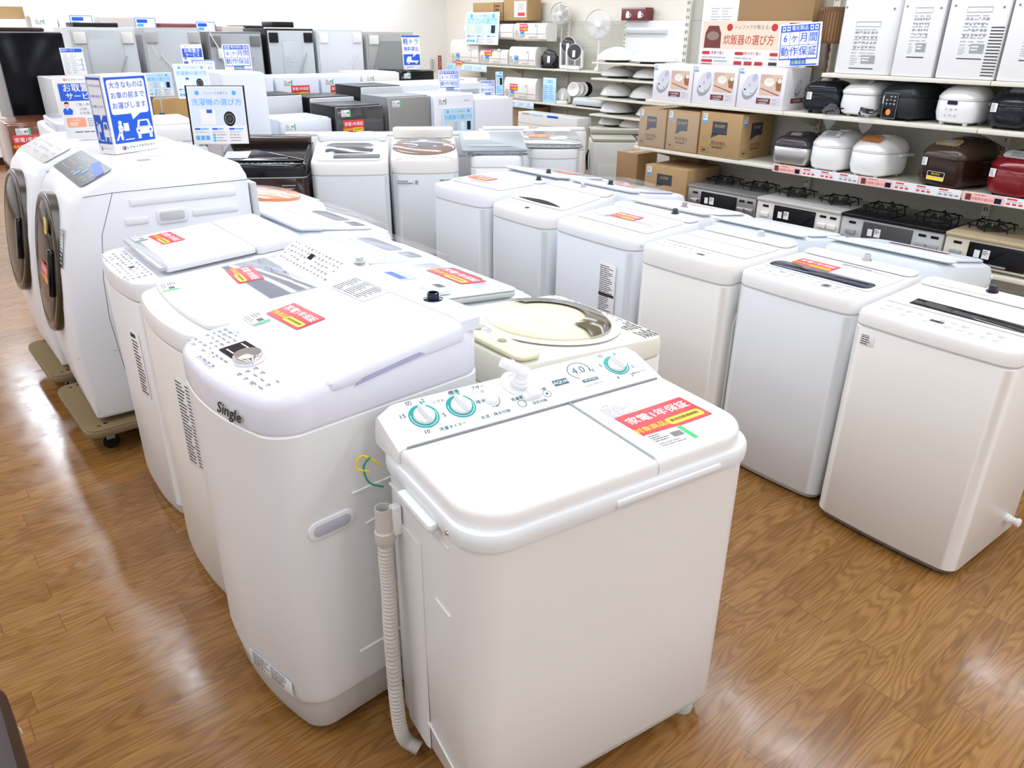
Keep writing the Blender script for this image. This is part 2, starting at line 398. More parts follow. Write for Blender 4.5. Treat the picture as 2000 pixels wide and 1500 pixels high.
# third: cream, clear film on the lid
t, Td, L = washer('cream washing machine with grey side trim, standing behind the twin tub washer', 2.85, 1.945, -90.5, .475, .54, .87, .87, .785, bm=WW, tm=mat('ivory_top', (.82, .81, .77), .3), bow=.012, basem=GB)
lid(t, Td, -.215, .215, .14, .40, .008, MATS['ivory_top'], r=.02, b=.004, split=.27)
panel(t, Td, -.205, .18, .02, .12, 12, 2, (.035, .045, .07, .065), 6, MATS['ivory_top'], mat('olive_ink', (.40, .40, .30), .6))
rear(t, Td, L, .475, .42, .014, MATS['ivory_top'], inlet=.05, im=G7)
b = MB(); b.tube([(.2405, -.19, .05), (.2405, -.19, .60), (.2405, -.175, .645), (.2405, -.14, .665), (.2405, .1, .665)], .006, WW, 6); b.build('side_trim', t)
MB(frame((.2385, -.17, .83), (0, 1, 0), (0, 0, 1))).lathe([(.007, 0), (.007, .004), (.004, .006)], W2, 12).build('screw_cap', t)
# fourth: long notice on the front
t, Td, L = washer('bluish white washing machine with a long black-and-white notice on its front', 2.89, 2.535, -92, .56, .50, .855, .88, .80, bm=mat('bluish_enamel', (.73, .76, .80), .33), tm=mat('bluish_top', (.81, .82, .85), .3), bow=.014, basem=GB, r=.06)
lid(t, Td, -.25, .25, .12, .39, .01, MATS['bluish_top'], r=.02, b=.005, win=(-.2, .2, .15, .23, .02), wm=mat('pale_window', (.62, .64, .68), .15, coat=.3), split=.265)
panel(t, Td, -.22, .2, .02, .105, 14, 2, None, 12, MATS['bluish_top'], ORG, boxed=False)
rear(t, Td, L, .56, .40, .016, MATS['bluish_top'], inlet=.12, im=G2)
warranty(t, Td @ T(-.02, .26, .012)); price(t, Td @ T(-.13, .21, .013) @ Matrix.Scale(.8, 4))
put('notice_label', ME_LONG, t, front(.085, -.265, .44))
MB(frame((.2805, -.19, .83), (0, 1, 0), (0, 0, 1))).lathe([(.012, 0), (.012, .005), (.008, .007)], W2, 14).build('screw_cap', t)
MB().box(.280, .282, .1, .112, .82, .84, BK).build('cord_slot', t)
# fifth: black crescent window
t, Td, L = washer('pale green-white washing machine with black crescent handle on its lid', 2.96, 3.155, -92, .50, .53, .835, .90, .77, bm=WG, tm=mat('ivory_top', 0), bow=.016, basem=GB, r=.06)
o = lid(t, Td, -.23, .23, .13, .42, .010, MATS['ivory_top'], r=.02, b=.005)
g = MB(Td); pts = [(-.17 + .36 * k / 12, .15 + .035 * sin(pi * k / 12)) for k in range(13)] + [(.19 - .36 * k / 12, .15 - .012 * sin(pi * k / 12)) for k in range(1, 12)]
g.loft([[(p[0], p[1], .0095) for p in pts], [(p[0], p[1], .0125) for p in pts]], BKG); g.build('lid_window', o)
panel(t, Td, -.22, .19, .02, .11, 12, 3, (.0, .05, .03, .072), 14, MATS['ivory_top'], mat('olive_ink', 0))
rear(t, Td, L, .50, .43, .014, W2, inlet=.0, im=STL)
# sixth: farthest of the row
t, Td, L = washer('small white washing machine with slanted lid and green mark, farthest of its row', 2.93, 3.68, -88, .50, .53, .88, .885, .80, bm=WG, tm=mat('lilac_white_top', (.80, .81, .86), .3), bow=.02, basem=GB, r=.06)
o = lid(t, Td, -.23, .23, .13, .42, .012, MATS['lilac_white_top'], r=.03, b=.006, win=(-.1, .19, .16, .205, .02), wm=mat('pale_window', 0))
panel(t, Td, -.22, .19, .02, .11, 11, 3, None, 15, MATS['lilac_white_top'])
b = MB(Td); b.poly([(-.2, .15), (-.19, .165), (-.13, .168), (-.15, .155), (-.17, .152), (-.175, .135)], GRN, .0128); b.build('energy_mark', t)
rear(t, Td, L, .50, .43, .014, mat('lilac_white_top', 0), inlet=.18, im=G2)
warranty(t, Td @ T(-.1, .28, .014) @ Matrix.Scale(1.15, 4))

# back row of the same block: fronts towards the shelves (+x)
t, Td, L = washer('white washing machine with open-edged lid, back row beside the black gas stove', 3.48, 1.40, 90, .56, .56, .80, .90, .72, bm=WH, tm=mat('sky_white', (.74, .80, .84), .3), bow=.02, tr=.05, r=.08)
lid(t, Td, -.24, .24, .06, .44, .014, MATS['sky_white'], r=.05, b=.01, split=.27)
rear(t, Td, L, .56, .46, .012, MATS['sky_white'], inlet=None); MB(Td @ T(.0, .2, .0145)).rrect(-.13, -.03, .13, .03, .01, MRN, .0012).build('printed_band', t)
MB(frame((-.282, -.2, .76), (0, -1, 0), (0, 0, 1))).lathe([(.01, 0), (.01, .005), (.006, .007)], W2, 12).build('screw_cap', t)
t, Td, L = washer('white washing machine with blue glass panel, back row beside the white gas stove', 3.46, 2.02, 90, .53, .54, .80, .88, .72, bm=WH, tm=mat('sky_white', 0), bow=.02, tr=.045, r=.07)
lid(t, Td, -.235, .235, .1, .43, .012, MATS['sky_white'], r=.04, b=.008)
MB(Td).rb(-.2, .2, .02, .085, .0, .003, mat('blue_glass', (.03, .07, .42), .15, coat=.3), r=.01, b=.001).build('control_panel', t)
rear(t, Td, L, .53, .46, .014, MATS['sky_white'], inlet=None)
t, Td, L = washer('white washing machine with grey inlet stub and pink striped lid', 3.46, 2.575, 91, .52, .53, .81, .88, .74, bm=WG, tm=W2, bow=.02, tr=.04, r=.07)
lid(t, Td, -.235, .235, .1, .40, .012, W2, r=.04, b=.008, split=.25); rear(t, Td, L, .52, .42, .022, W2, inlet=-.1, im=G5)
MB(Td).rrect(-.1, .2, .1, .212, .003, mat('dusty_pink', (.5, .33, .33), .5), .0128).build('printed_band', t)
MB().box(-.262, -.26, -.1, -.088, .76, .785, G2).build('cord_slot', t)
t, Td, L = washer('bluish washing machine under loose clear film, back row', 3.54, 3.13, 90, .53, .53, .83, .9, .75, bm=WB, tm=WB, bow=.02, tr=.035, r=.06)
lid(t, Td, -.235, .235, .1, .40, .012, mat('pale_window', 0), r=.04, b=.008, split=.25); rear(t, Td, L, .53, .42, .022, WB, inlet=-.06, im=G2)
warranty(t, Td @ T(-.02, .3, .0135) @ RZ(180) @ Matrix.Scale(.8, 4))
MB(Td).loft([[(x_, .08 + .34 * k / 6, .02 + .035 * sin(pi * k / 6) * (1 - (x_ / .26) ** 2) + .004) for x_ in (-.25, -.15, -.05, .05, .15, .25)] for k in range(7)], FILM, False, False, False).build('plastic_film', t)
t, Td, L = washer('bluish white washing machine with red sticker, farthest of the back row', 3.54, 3.72, 90, .56, .56, .83, .90, .74, bm=WB, tm=WB, bow=.02, tr=.05, r=.08)
lid(t, Td, -.24, .24, .1, .40, .014, mat('pale_window', 0), r=.05, b=.01, split=.25); rear(t, Td, L, .56, .42, .018, WB, inlet=-.12, im=G2)
warranty(t, Td @ T(-.03, .25, .0155) @ RZ(180) @ Matrix.Scale(1.1, 4))

# left block, back row: fronts towards the middle aisle (+x)
t, Td, L = washer('yellowed cream washing machine with clear round lid cover, behind the twin tub washer', 1.52, 1.665, 88, .53, .60, .86, .91, .80, bm=WW, tm=mat('yellowed_top', (.78, .76, .64), .35), bow=.01, tr=.02, r=.05)
MB(Td).ringf(0, .27, .19, .232, WW, .006, 40).build('lid_rim', t)
o = MB(Td).loft([[(.19 * s_ * cos(2 * pi * k / 40), .27 + .19 * s_ * sin(2 * pi * k / 40), z_) for k in range(40)] for s_, z_ in ((1.03, .0), (1.03, .012), (.9, .024), (.5, .032), (.1, .034))], mat('cream_lid', (.74, .70, .46), .3)).build('lid', t)
g = MB(Td).loft([[(.195 * s_ * cos(R(180) + pi * k / 20), .27 + .195 * s_ * sin(R(180) + pi * k / 20), z_) for k in range(21)] for s_, z_ in ((1.03, .015), (.93, .030), (.60, .036))], mat('olive_window', (.10, .085, .04), .12, coat=.4), False, False, False); g.build('lid_window', o)
b = MB(Td); icons(b, -.25, .01, .25, .075, 16, 3, INKG, .0008, 21); b.lines(-.25, .02, -.1, .09, 5, INK, .0008, .4, 5, 2); b.build('control_panel', t)
rear(t, Td, L, .53, .50, .018, mat('cream_lid', 0), inlet=None)
for q in (-.12, 0, .1): MB(Td @ T(q, .545, .018)).lathe([(.014, 0), (.012, .004), (.004, .002)], mat('olive_plastic', (.32, .30, .2), .4), 14).build('plug', t)
put('notice_label', m_note(.09, .03, 4, True, 2, 7), t, Td @ T(-.06, .51, .0185) @ RZ(180) @ T(-.09, -.03, 0))
b = MB(); b.tube([(-.24, .308, .78), (-.25, .34, .80), (-.235, .372, .77), (-.2, .378, .72), (-.215, .37, .66)], .004, W2, 6); b.tube([(-.2, .31, .77), (-.19, .345, .75), (-.21, .36, .69)], .005, G5, 6); b.build('inlet_hose', t)
# second: grey-edged lid lifted slightly, red sticker under film
t, Td, L = washer('greenish white washing machine with grey-edged lid and orange-red sticker under film', 1.50, 2.22, 90, .53, .56, .845, .90, .765, bm=WG, tm=mat('mint_white', (.76, .81, .81), .3), bow=.02, tr=.03, r=.06)
b = MB(Td); b.rb(-.25, .25, .09, .43, .006, .028, G7, r=.03, b=.008); b.rb(-.248, .248, .088, .428, .0275, .036, MATS['mint_white'], r=.03, b=.006); o = b.build('lid', t)
MB(Td).rb(-.19, .19, .16, .36, .0345, .0375, mat('pale_window', 0), r=.02, b=.001).build('lid_window', o); MB(Td).rb(-.09, .09, .13, .142, .0345, .038, G2, r=.004, b=.001).build('lid_handle', o)
warranty(t, Td @ T(-.02, .20, .0385) @ RZ(180) @ Matrix.Scale(1.35, 4))
panel(t, Td, -.2, .2, .015, .075, 14, 2, None, 31, MATS['mint_white'], LBL)
rear(t, Td, L, .53, .44, .05, MATS['mint_white'], inlet=.12, im=G5)
b = MB(Td); b.rb(.0, .12, .35, .43, .0375, .039, PAP, r=.004, b=.0005); b.rect(.005, .39, .115, .425, BLU, .0393); b.lines(.01, .355, .11, .385, 3, LBL, .0393, .5, 4, 4); b.build('blue_leaflet', t)
b = MB(Td); b.rb(-.23, -.13, .36, .44, .0375, .06, MATS['mint_white'], r=.02, b=.008); b.rrect(-.21, .38, -.165, .41, .004, G2, .0604); b.build('soap_drawer', t)
# third and fourth: domed clear film over the top
def filmtop(label, x, y, dark, seed, rz=90, D=.58):
    t, Td, L = washer(label, x, y, rz, .56, D, .84, .905, .76, bm=WB, tm=mat('sky_white2', (.78, .82, .88), .3), bow=.02, tr=.04, r=.07)
    o = MB(Td).rb(-.25, .25, .09, .40, .001, .014, MATS['sky_white2'], r=.04, b=.008).build('lid', t)
    g = MB(Td); g.rb(-.08, .2, .12, .21, .006, .0155, dark, r=.035, b=.003); g.rb(-.22, -.11, .12, .19, .006, .0155, dark, r=.02, b=.003); g.build('lid_window', o)
    b = MB(Td); icons(b, -.2, .22, .2, .30, 10, 2, INKL, .0146, seed); b.rect(-.24, .315, .24, .318, SMK, .0146); b.build('printed_notes', t)
    rear(t, Td, L, .56, L - .15, .024, MATS['sky_white2'], inlet=-.06 if seed == 41 else None)
    b = MB(Td); rows = []
    for k in range(9):
        yy = .01 + (L - .08) * k / 8; rows.append([(xx, yy, .022 + .05 * math.sin(pi * min(1, k / 5.5)) ** 1.2 * (1 - (xx / .30) ** 4) + .004 * sin(9 * xx + 3 * k)) for xx in [(-.265 + .53 * q / 12) for q in range(13)]])
    b.loft(rows, FILM, False, False, False); b.build('plastic_film', t)
    return t, Td
filmtop('washing machine under domed clear film with pale grey handle and inlet stub', 1.535, 2.81, mat('slate_handle', (.17, .20, .24), .25), 41)
filmtop('film-covered washing machine with dark handle, behind the nearer drum washer', 1.665, 3.43, mat('dark_slate_handle', (.03, .035, .05), .25), 42, D=.50)
t, Td, L = washer('white washing machine with copper coloured round lid, behind the farther drum washer', 1.67, 4.12, 90, .58, .52, .86, .92, .78, bm=WH, tm=W2, bow=.03, tr=.05, r=.09)
o = MB(Td).loft([[(.22 * s_ * cos(2 * pi * k / 36), .27 + .2 * s_ * sin(2 * pi * k / 36), z_) for k in range(36)] for s_, z_ in ((1.06, .0), (1.06, .016), (.95, .026), (.5, .03))], COP).build('lid', t)
MB(Td).loft([[(.17 * s_ * cos(2 * pi * k / 36), .26 + .12 * s_ * sin(2 * pi * k / 36), z_) for k in range(36)] for s_, z_ in ((1., .027), (.9, .033), (.3, .035))], mat('peach_glass', (.75, .50, .38), .15, coat=.3)).build('lid_window', o)
panel(t, Td, -.2, .2, .01, .055, 12, 1, None, 51)

# ---------------------------------------------------------------- twin tub washer (nearest)
t = thing('twin_tub_washer', 'large white twin tub washer with teal dials and grey drain hose, nearest machine', 'washing machine', (1.104, 1.098, 0), -8, WASHERS)
hw, hd = .39, .234
TT = mat('twin_tub_white', (.80, .795, .77), .3); TL = mat('twin_tub_lid', (.845, .84, .82), .25); TR = mat('twin_tub_rim', (.77, .80, .80), .28)
b = MB(); rg = []
for z, i, rz_ in ((.055, .03, .05), (.058, .02, .05), (.075, .012, .06), (.40, .010, .07), (.818, .010, .075)):
    rg.append([(p[0], p[1], z) for p in rr(-hw + i, hw - i, -hd + i, hd - i, rz_, 8)])
b.loft(rg, TT)
for sx in (-1, 1):      # pressed ribs of the side sheets
    X = sx * (hw - .0095)
    for pts in ([(X, .17, .775), (X, -.12, .775)], [(X, -.05, .60), (X, -.12, .60)], [(X, .02, .16), (X, -.12, .13)]):
        b.tube(pts, .0035, TT, 6)
    b.loft([[(X, .145, z), (X + sx * .004, .13, z), (X + sx * .004, .03, z), (X, .015, z)] for z in (.07, .70)], TT, closed=False)
b.build('body', t)
b = MB()
b.rb(-hw + .03, hw - .03, -hd + .03, hd - .03, .03, .058, mat('twin_tub_base', (.55, .54, .52), .5), r=.04, b=.004); b.build('base', t)
for fx in (-1, 1):
    for fy in (-1, 1):
        MB(T(fx * (hw - .085), fy * (hd - .06))).lathe([(.028, 0), (.03, .01), (.03, .03), (.026, .034)], G7, 18).build('foot', t)
b = MB(); rg = []
for z, i in ((.813, .006), (.817, .001), (.83, -.001), (.847, 0), (.854, .004), (.856, .012)):
    rg.append([(p[0], p[1], z) for p in rr(-hw + i, hw - i, -hd + i, hd - i, .09 - i, 10)])
b.loft(rg, TR)
b.rb(-hw - .022, -hw + .004, -.095, .06, .806, .826, TR, r=.008, b=.006); b.rb(hw - .004, hw + .022, -.095, .06, .806, .826, TR, r=.008, b=.006)
b.rb(-.05, .25, -hd - .006, -hd + .01, .822, .842, TR, r=.004, b=.006)
b.box(.0742, .0758, -hd + .03, .108, .86, .8938, G7); b.box(-hw + .03, hw - .03, .1065, .1083, .86, .8938, G5); rim = b.build('rim', t)
MB(frame((-hw - .001, -.135, .830), (0, -1, 0), (0, 0, 1))).lathe([(.007, 0), (.006, .003), (.003, .004)], CHR, 12).build('screw', rim)
# lids: washing side (wide) and spin side
zl0, zl1 = .852, .896
def tubring(x0, x1, z, i, ra, rb_):
    n = 10; out = []
    for cx, cy, a0, r in ((x1 - i, .105 - i, 0, .002), (x0 + i, .105 - i, 90, .002), (x0 + i, -hd + .012 + i, 180, ra), (x1 - i, -hd + .012 + i, 270, rb_)):
        r = max(r, .0015); sx = -1 if a0 in (0, 270) else 1; sy = -1 if a0 in (0, 90) else 1
        for k in range(n + 1):
            a = R(a0 + 90 * k / n); out.append((cx + sx * r + r * cos(a), cy + sy * r + r * sin(a), z))
    return out
for nm, x0, x1, ra, rb_, lab in (('washing_lid', -hw + .012, .074, .10, .002, 'wide glossy white lid'), ('spin_lid',   .076, hw - .012, .002, .10, 'narrow white lid with notice and stickers')):
    b = MB(); rg = []
    for z, i in ((zl0, .001), (zl0 + .004, 0), (zl1 - .014, .001), (zl1 - .005, .005), (zl1 - .001, .011), (zl1, .02)):
        rg.append(tubring(x0, x1, z, i * (1 if i > .002 else 1), max(ra - i, .0015), max(rb_ - i, .0015)))
    b.loft(rg, TL); o = b.build(nm, t, label=lab)
    if nm == 'spin_lid':
        MB(T(0, 0, zl1)).rb(.12, .31, .05, .078, -.006, .0006, TR, r=.004, b=.0004).build('finger_recess', o)
        MB(T(0, 0, zl1 + .0004)).lines(.105, -.03, .2, .03, 9, INKL, .0003, .4, 3, 1).text('注意', .13, .037, .012, INKG).build('printed_notes', o)
warranty(t, T(.218, -.075, zl1 + .0006) @ RZ(2) @ Matrix.Scale(1.3, 4))
price(t, T(.165, -.160, zl1 + .0006) @ RZ(-2) @ Matrix.Scale(1.35, 4))
# control panel wedge along the back
P0, P1 = (.112, .900), (hd - .012, .944)       # (y, z) of the panel's front and back edges
b = MB(); prof = [(.109, zl0), (.109, .896), P0, P1, (hd - .004, .936), (hd - .002, zl0)]
rg = []
for x, s_ in ((-hw + .006, .0), (-hw + .010, .55), (-hw + .045, .97), (-hw + .06, 1.), (hw - .06, 1.), (hw - .045, .97), (hw - .010, .55), (hw - .006, 0.)):
    rg.append([(x, y, zl0 + (z - zl0) * (.45 + .55 * s_) if z > zl0 else z) for y, z in prof])
b.loft(rg, TL); b.build('panel_housing', t)
Tp = frame((0, P0[0], P0[1] + .0006), (1, 0, 0), (0, P1[0] - P0[0], P1[1] - P0[1]))
b = MB(Tp)
PL_ = math.hypot(P1[0] - P0[0], P1[1] - P0[1])
b.rect(-.335, .004, .335, PL_ - .004, W2)
def dialprint(cx, cy, r, marks):
    b.ringf(cx, cy, r * .58, r, TEA, .0006, 40); b.ringf(cx, cy, r * .84, r * .88, PAP, .0009, 40, -200, 20)
    for s_, dx, dy, sz in marks: b.text(s_, cx + dx, cy + dy, sz * 1.12, TED, .0006, bold=.012)
c_ = PL_ * .5
dialprint(-.288, c_ + .002, .036, (('切', -.018, .046, .014), ('2', .018, .045, .015), ('15', -.047, .014, .015), ('5', .046, -.012, .015), ('10', -.014, -.046, .014)))
dialprint(-.192, c_ + .003, .036, (('標準', .004, .045, .0135), ('ソフト', -.045, .030, .010), ('排水', .052, -.002, .012)))
dialprint(.272, c_ + .004, .035, (('切', -.024, .042, .013), ('5', -.044, .012, .014), ('2', .042, -.018, .013), ('4', -.024, -.042, .014), ('3', .02, -.045, .014)))
b.text('洗濯タイマー', -.238, .011, .0115, TED, .0006, bold=.012); b.text('水流・排水切換', -.125, .012, .0115, TED, .0006, bold=.012); b.text('脱水タイマー', .322, .022, .0085, TED, .0006, bold=.012)
b.text('ブザー', -.125, PL_ - .014, .0125, TED, .0006, bold=.012); b.text('切', -.12, PL_ - .030, .010, TED, .0006); b.text('大', -.108, .034, .010, TED, .0006)
b.text('洗濯側', -.05, .040, .0115, TED, .0006, bold=.012); b.text('脱水側', .022, .048, .0115, TED, .0006, bold=.012); b.text('注水切換', .0, .013, .0105, TED, .0006, bold=.012)
b.ringf(-.046, .022, .010, .0115, TED, .0006, 20); b.ringf(.032, .032, .010, .0115, TED, .0006, 20); b.disc(.032, .032, .004, TED, .0006, 8)
b.rect(.066, .046, .110, .066, TED, .0006); b.text('AQUA', .088, .056, .014, PAP, .0009, sx=1.05, bold=.01)
b.text('4.0', .158, .078, .032, TED, .0006, bold=.004); b.text('kg', .194, .070, .016, TED, .0006)
b.ringf(.159, .078, .031, .0335, TED, .0006, 30, 100, 250, .85); b.ringf(.159, .078, .031, .0335, TED, .0006, 30, -20, 100, .85)
b.rect(.146, .034, .194, .044, TED, .0006); b.text('AIR INTAKE', .17, .039, .0075, PAP, .0009, bold=.01); b.text('AQW-N401(W)', .173, .022, .0085, INKG, .0006)
b.build('control_panel', t)
for dx, dy, r, rot in ((-.288, c_ + .002, .025, 8), (-.192, c_ + .003, .025, 12), (.272, c_ + .004, .024, 16)):
    b = MB(Tp @ T(dx, dy) @ RZ(rot)); b.lathe([(r, 0), (r, .006), (r * .93, .009)], W2, 28); b.rb(-r * .26, r * .26, -r * 1.02, r * .98, .004, .026, W2, r=r * .2, b=.004)
    b.rect(-.0025, r * .55, .0025, r * .95, TEA, .0265); b.build('timer_dial', t)
b = MB(Tp @ T(-.114, c_ - .002)); b.lathe([(.016, 0), (.016, .010), (.013, .013)], W2, 24)
b.ringf(0, 0, .021, .0225, TED, .0006, 24, -110, 60); b.build('buzzer_knob', t)
b = MB(Tp @ T(-.012, .030)); b.rb(-.026, .026, -.004, .012, 0, .014, W2, r=.004, b=.003); b.rb(-.012, .012, -.006, .016, .006, .022, W2, r=.004, b=.004); b.build('selector_lever', t)
b = MB(Tp @ T(-.02, .082)); b.ringf(0, .006, .03, .044, TR, .001, 32); b.lathe([(.022, 0), (.022, .012), (.019, .014), (.019, .022), (.014, .026), (.014, .04)], PAP, 22)
b.M = b.M @ T(0, 0, .046) @ RZ(150) @ RY(72); b.lathe([(.0135, -.012), (.0135, .03), (.016, .031), (.016, .037), (.0135, .038), (.0125, .060)], PAP, 20)
o = b.build('water_inlet', t)
# drain hose on the near side
b = MB(); X = -hw - .034
ctr = [(X + .004, .122, .685), (X + .002, .120, .60), (X, .113, .52), (X - .003, .112, .42), (X - .003, .112, .3), (X - .002, .112, .18), (X + .002, .110, .08), (X + .012, .100, .035), (X + .035, .07, .02)]
def spline(pts, n):
    out = []; P = [Vector(p) for p in pts]
    for i in range(len(P) - 1):
        a, b_, c, d = P[max(i - 1, 0)], P[i], P[i + 1], P[min(i + 2, len(P) - 1)]
        for k in range(n):
            u = k / n; out.append(.5 * ((2 * b_) + (c - a) * u + (2 * a - 5 * b_ + 4 * c - d) * u * u + (3 * b_ - a - 3 * c + d) * u ** 3))
    return out + [P[-1]]
sp = spline(ctr, 36); b.tube(sp, [.019 if i % 4 < 2 else .0163 for i in range(len(sp))], HOSE, 14)
b.build('drain_hose', t)
b = MB(T(X + .004, .122, .675)); b.lathe([(.021, -.02), (.024, -.012), (.024, .012), (.0205, .016), (.019, .075), (.0175, .075), (.0165, .02)], HOSE, 22, True, True)
b.M = b.M @ T(.022, .0, .03); b.rb(-.008, .016, -.018, .006, -.03, .045, W2, r=.006, b=.004); b.build('hose_end', t)
b = MB(T(0, 0, 0)); b.tube(spline([(-hw + .01, .215, .80), (-hw - .03, .228, .83), (-hw - .045, .232, .80), (-hw - .02, .22, .79)], 8), .0025, YEL, 6)
b.tube(spline([(-hw - .015, .22, .825), (-hw - .03, .226, .80), (-hw - .022, .22, .76), (-hw + .011, .215, .74)], 8), .0025, mat('earth_green', (.02, .33, .14), .4), 6); b.build('earth_wire', t)

# ---------------------------------------------------------------- left block, front row (fronts towards the left aisle)
# first: chrome dial
LAVW = mat('lavender_white', (.76, .77, .85), .25, coat=.2)
W, D = .505, .585; hw, hd = W / 2, D / 2
t = thing('washing_machine', 'white washing machine with round chrome dial, black display and red warranty sticker', 'washing machine', (.815, 1.672, 0), -86.8, WASHERS)
b = MB(); b.rb(-hw + .014, hw - .014, -hd + .012, hd - .01, .03, .13, mat('warm_grey_base', (.52, .49, .45), .45), r=.05, b=.012, bow=.03, n=6); b.build('base', t)
for fx in (-1, 1):
    for fy in (-1, 1): MB(T(fx * .17, fy * .2 - .03)).lathe([(.03, 0), (.03, .032)], BK, 16).build('foot', t)
b = MB(); rg = []
for z, i in ((.128, .012), (.134, .004), (.16, 0), (.80, 0), (.915, 0), (.919, .004)):
    rg.append([(p[0], p[1], z) for p in rr(-hw + i, hw - i, -hd + i, hd - i, .06, 8, .04)])
b.loft(rg, WH)
X = hw + .0005         # pressed panel and finger hole of the side
b.tube([(X, -.15, .24), (X, .06, .24), (X, .085, .26), (X, .085, .62), (X, .06, .64), (X, -.1, .62)], .004, WH, 6)
b.tube([(X, -.13, .72), (X, .09, .72), (X, .1, .74), (X, .1, .80)], .004, WH, 6)
b.build('body', t)
o = MB(frame((X, -.19, .66), (0, 1, 0), (0, 0, 1))).rb(-.062, .062, -.026, .026, -.004, .004, WH, r=.024, b=.003, n=5).build('side_handle', t)
MB(frame((X, -.19, .66), (0, 1, 0), (0, 0, 1))).rb(-.05, .05, -.015, .016, .0035, .0045, mat('handle_recess', (.50, .50, .58), .4), r=.015, b=.0005, n=5).build('recess', o)
# cover: sloped upper edge (front .985 -> rear 1.02), lid on top
b = MB(); rg = []
def zc(y): return 1.012 + .036 * (y + hd) / D
for i, f in ((.004, None), (.001, .921), (0, .928), (0, -.03), (.004, -.012), (.013, -.002), (.028, .004)):
    ring = []
    for p in rr(-hw + i, hw - i, -hd + i, hd - i, .065 - i * .6, 8, .04):
        ring.append((p[0], p[1],   .917 if f is None else f if f > .5 else zc(p[1]) + f))
    rg.append(ring)
b.loft(rg, LAVW); b.build('top_cover', t)
# lid
b = MB(); rg = []
y0, y1 = -hd + .125, hd - .055
def zl(y): return 1.024 + .048 * (y - y0) / (y1 - y0)
for i, dz in ((.0, -.055), (-.002, -.05), (-.002, -.022), (.004, -.008), (.016, 0.), (.03, .003)):
    ring = []
    for p in rr(-hw + i - .001, hw - i + .001, y0 + i * .5, y1 - i * .3, .03, 6, .035):
        f_ = max(0, min(1, (p[1] - y0) / (y1 - y0)))
        ring.append((p[0], p[1], zl(p[1]) + dz * (.55 + .45 * f_)))
    rg.append(ring)
b.loft(rg, LAVW); lidS = b.build('lid', t)
b = MB()
for sx in (-1, 1): b.loft([[(sx * (hw + .001), y, zl(y) - .034 + e) for y, e in ((y0 + .07, -.006), (y0 + .09, .006), (y0 + .25, .006), (y0 + .27, -.006))], [(sx * (hw + .0035), y, zl(y) - .034 + e) for y, e in ((y0 + .07, -.006), (y0 + .09, .006), (y0 + .25, .006), (y0 + .27, -.006))]], mat('lid_slot', (.40, .40, .58), .4))
b.build('finger_slot', lidS)
b = MB(); rg = []
for i, z in ((0, .0), (0, .03), (.01, .042), (.03, .046)):
    rg.append([(p[0], p[1], zc(.25) - .01 + z) for p in rr(-hw + .004 + i, hw - .004 - i, hd - .085 + i * .4, hd - .002 - i * .4, .02, 5)])
b.loft(rg, LAVW); b.build('rear_cover', t)
MB(T(.1, hd - .045, zc(.25) + .034)).lathe([(.026, 0), (.026, .004), (.016, .005), (.016, .02), (.012, .021), (.012, .006)], NVY, 20).build('water_inlet', t)
Tf = frame((0, -hd, zc(-hd) + .0045), (1, 0, 0), (0, D, .036))
b = MB(Tf)
icons(b, -.21, .0, -.10, .11, 4, 7, INKG, .0012, 3, True); icons(b, -.095, -.03, .0, .03, 4, 2, INKG, .0012, 4, True); icons(b, .06, .0, .19, .06, 4, 3, INKG, .0012, 9, True)
b.rrect(-.09, .035, -.012, .105, .004, BKG, .0016); b.lines(-.08, .085, -.03, .095, 1, PAP, .002, .4, 5); b.lines(-.075, .045, -.03, .055, 1, PAP, .002, .4, 6)
b.text('7.0', -.16, .118, .018, INKG, .0012, bold=.01)
b.build('control_panel', t)
b = MB(Tf @ T(.022, .06)); b.lathe([(.036, 0), (.037, .003), (.035, .014), (.031, .019), (.008, .0175), (.001, .017)], CHR, 40); b.build('dial', t)
b = MB(frame((.10, -hd - .0375, .948), (1, .125, 0), (0, 0, 1))); b.text('Single', .0, .0, .042, INK, .0008, shear=.35, bold=.035); b.build('name_mark', t)
Tl = frame((0, y0, zl(y0) + .0036), (1, 0, 0), (0, y1 - y0, .048))
warranty(t, Tl @ T(-.12, .135, 0)); price(t, Tl @ T(-.19, .06, 0) @ RZ(-4))
put('notice_label', ME_WIDE, t, Tl @ T(-.23, .30, 0) @ Matrix.Scale(.9, 4))
put('notice_label', m_note(.19, .05, 6, False, 2, 15), t, frame((0, -hd - .0466, .15), (1, .119, 0), (0, 0, 1)))

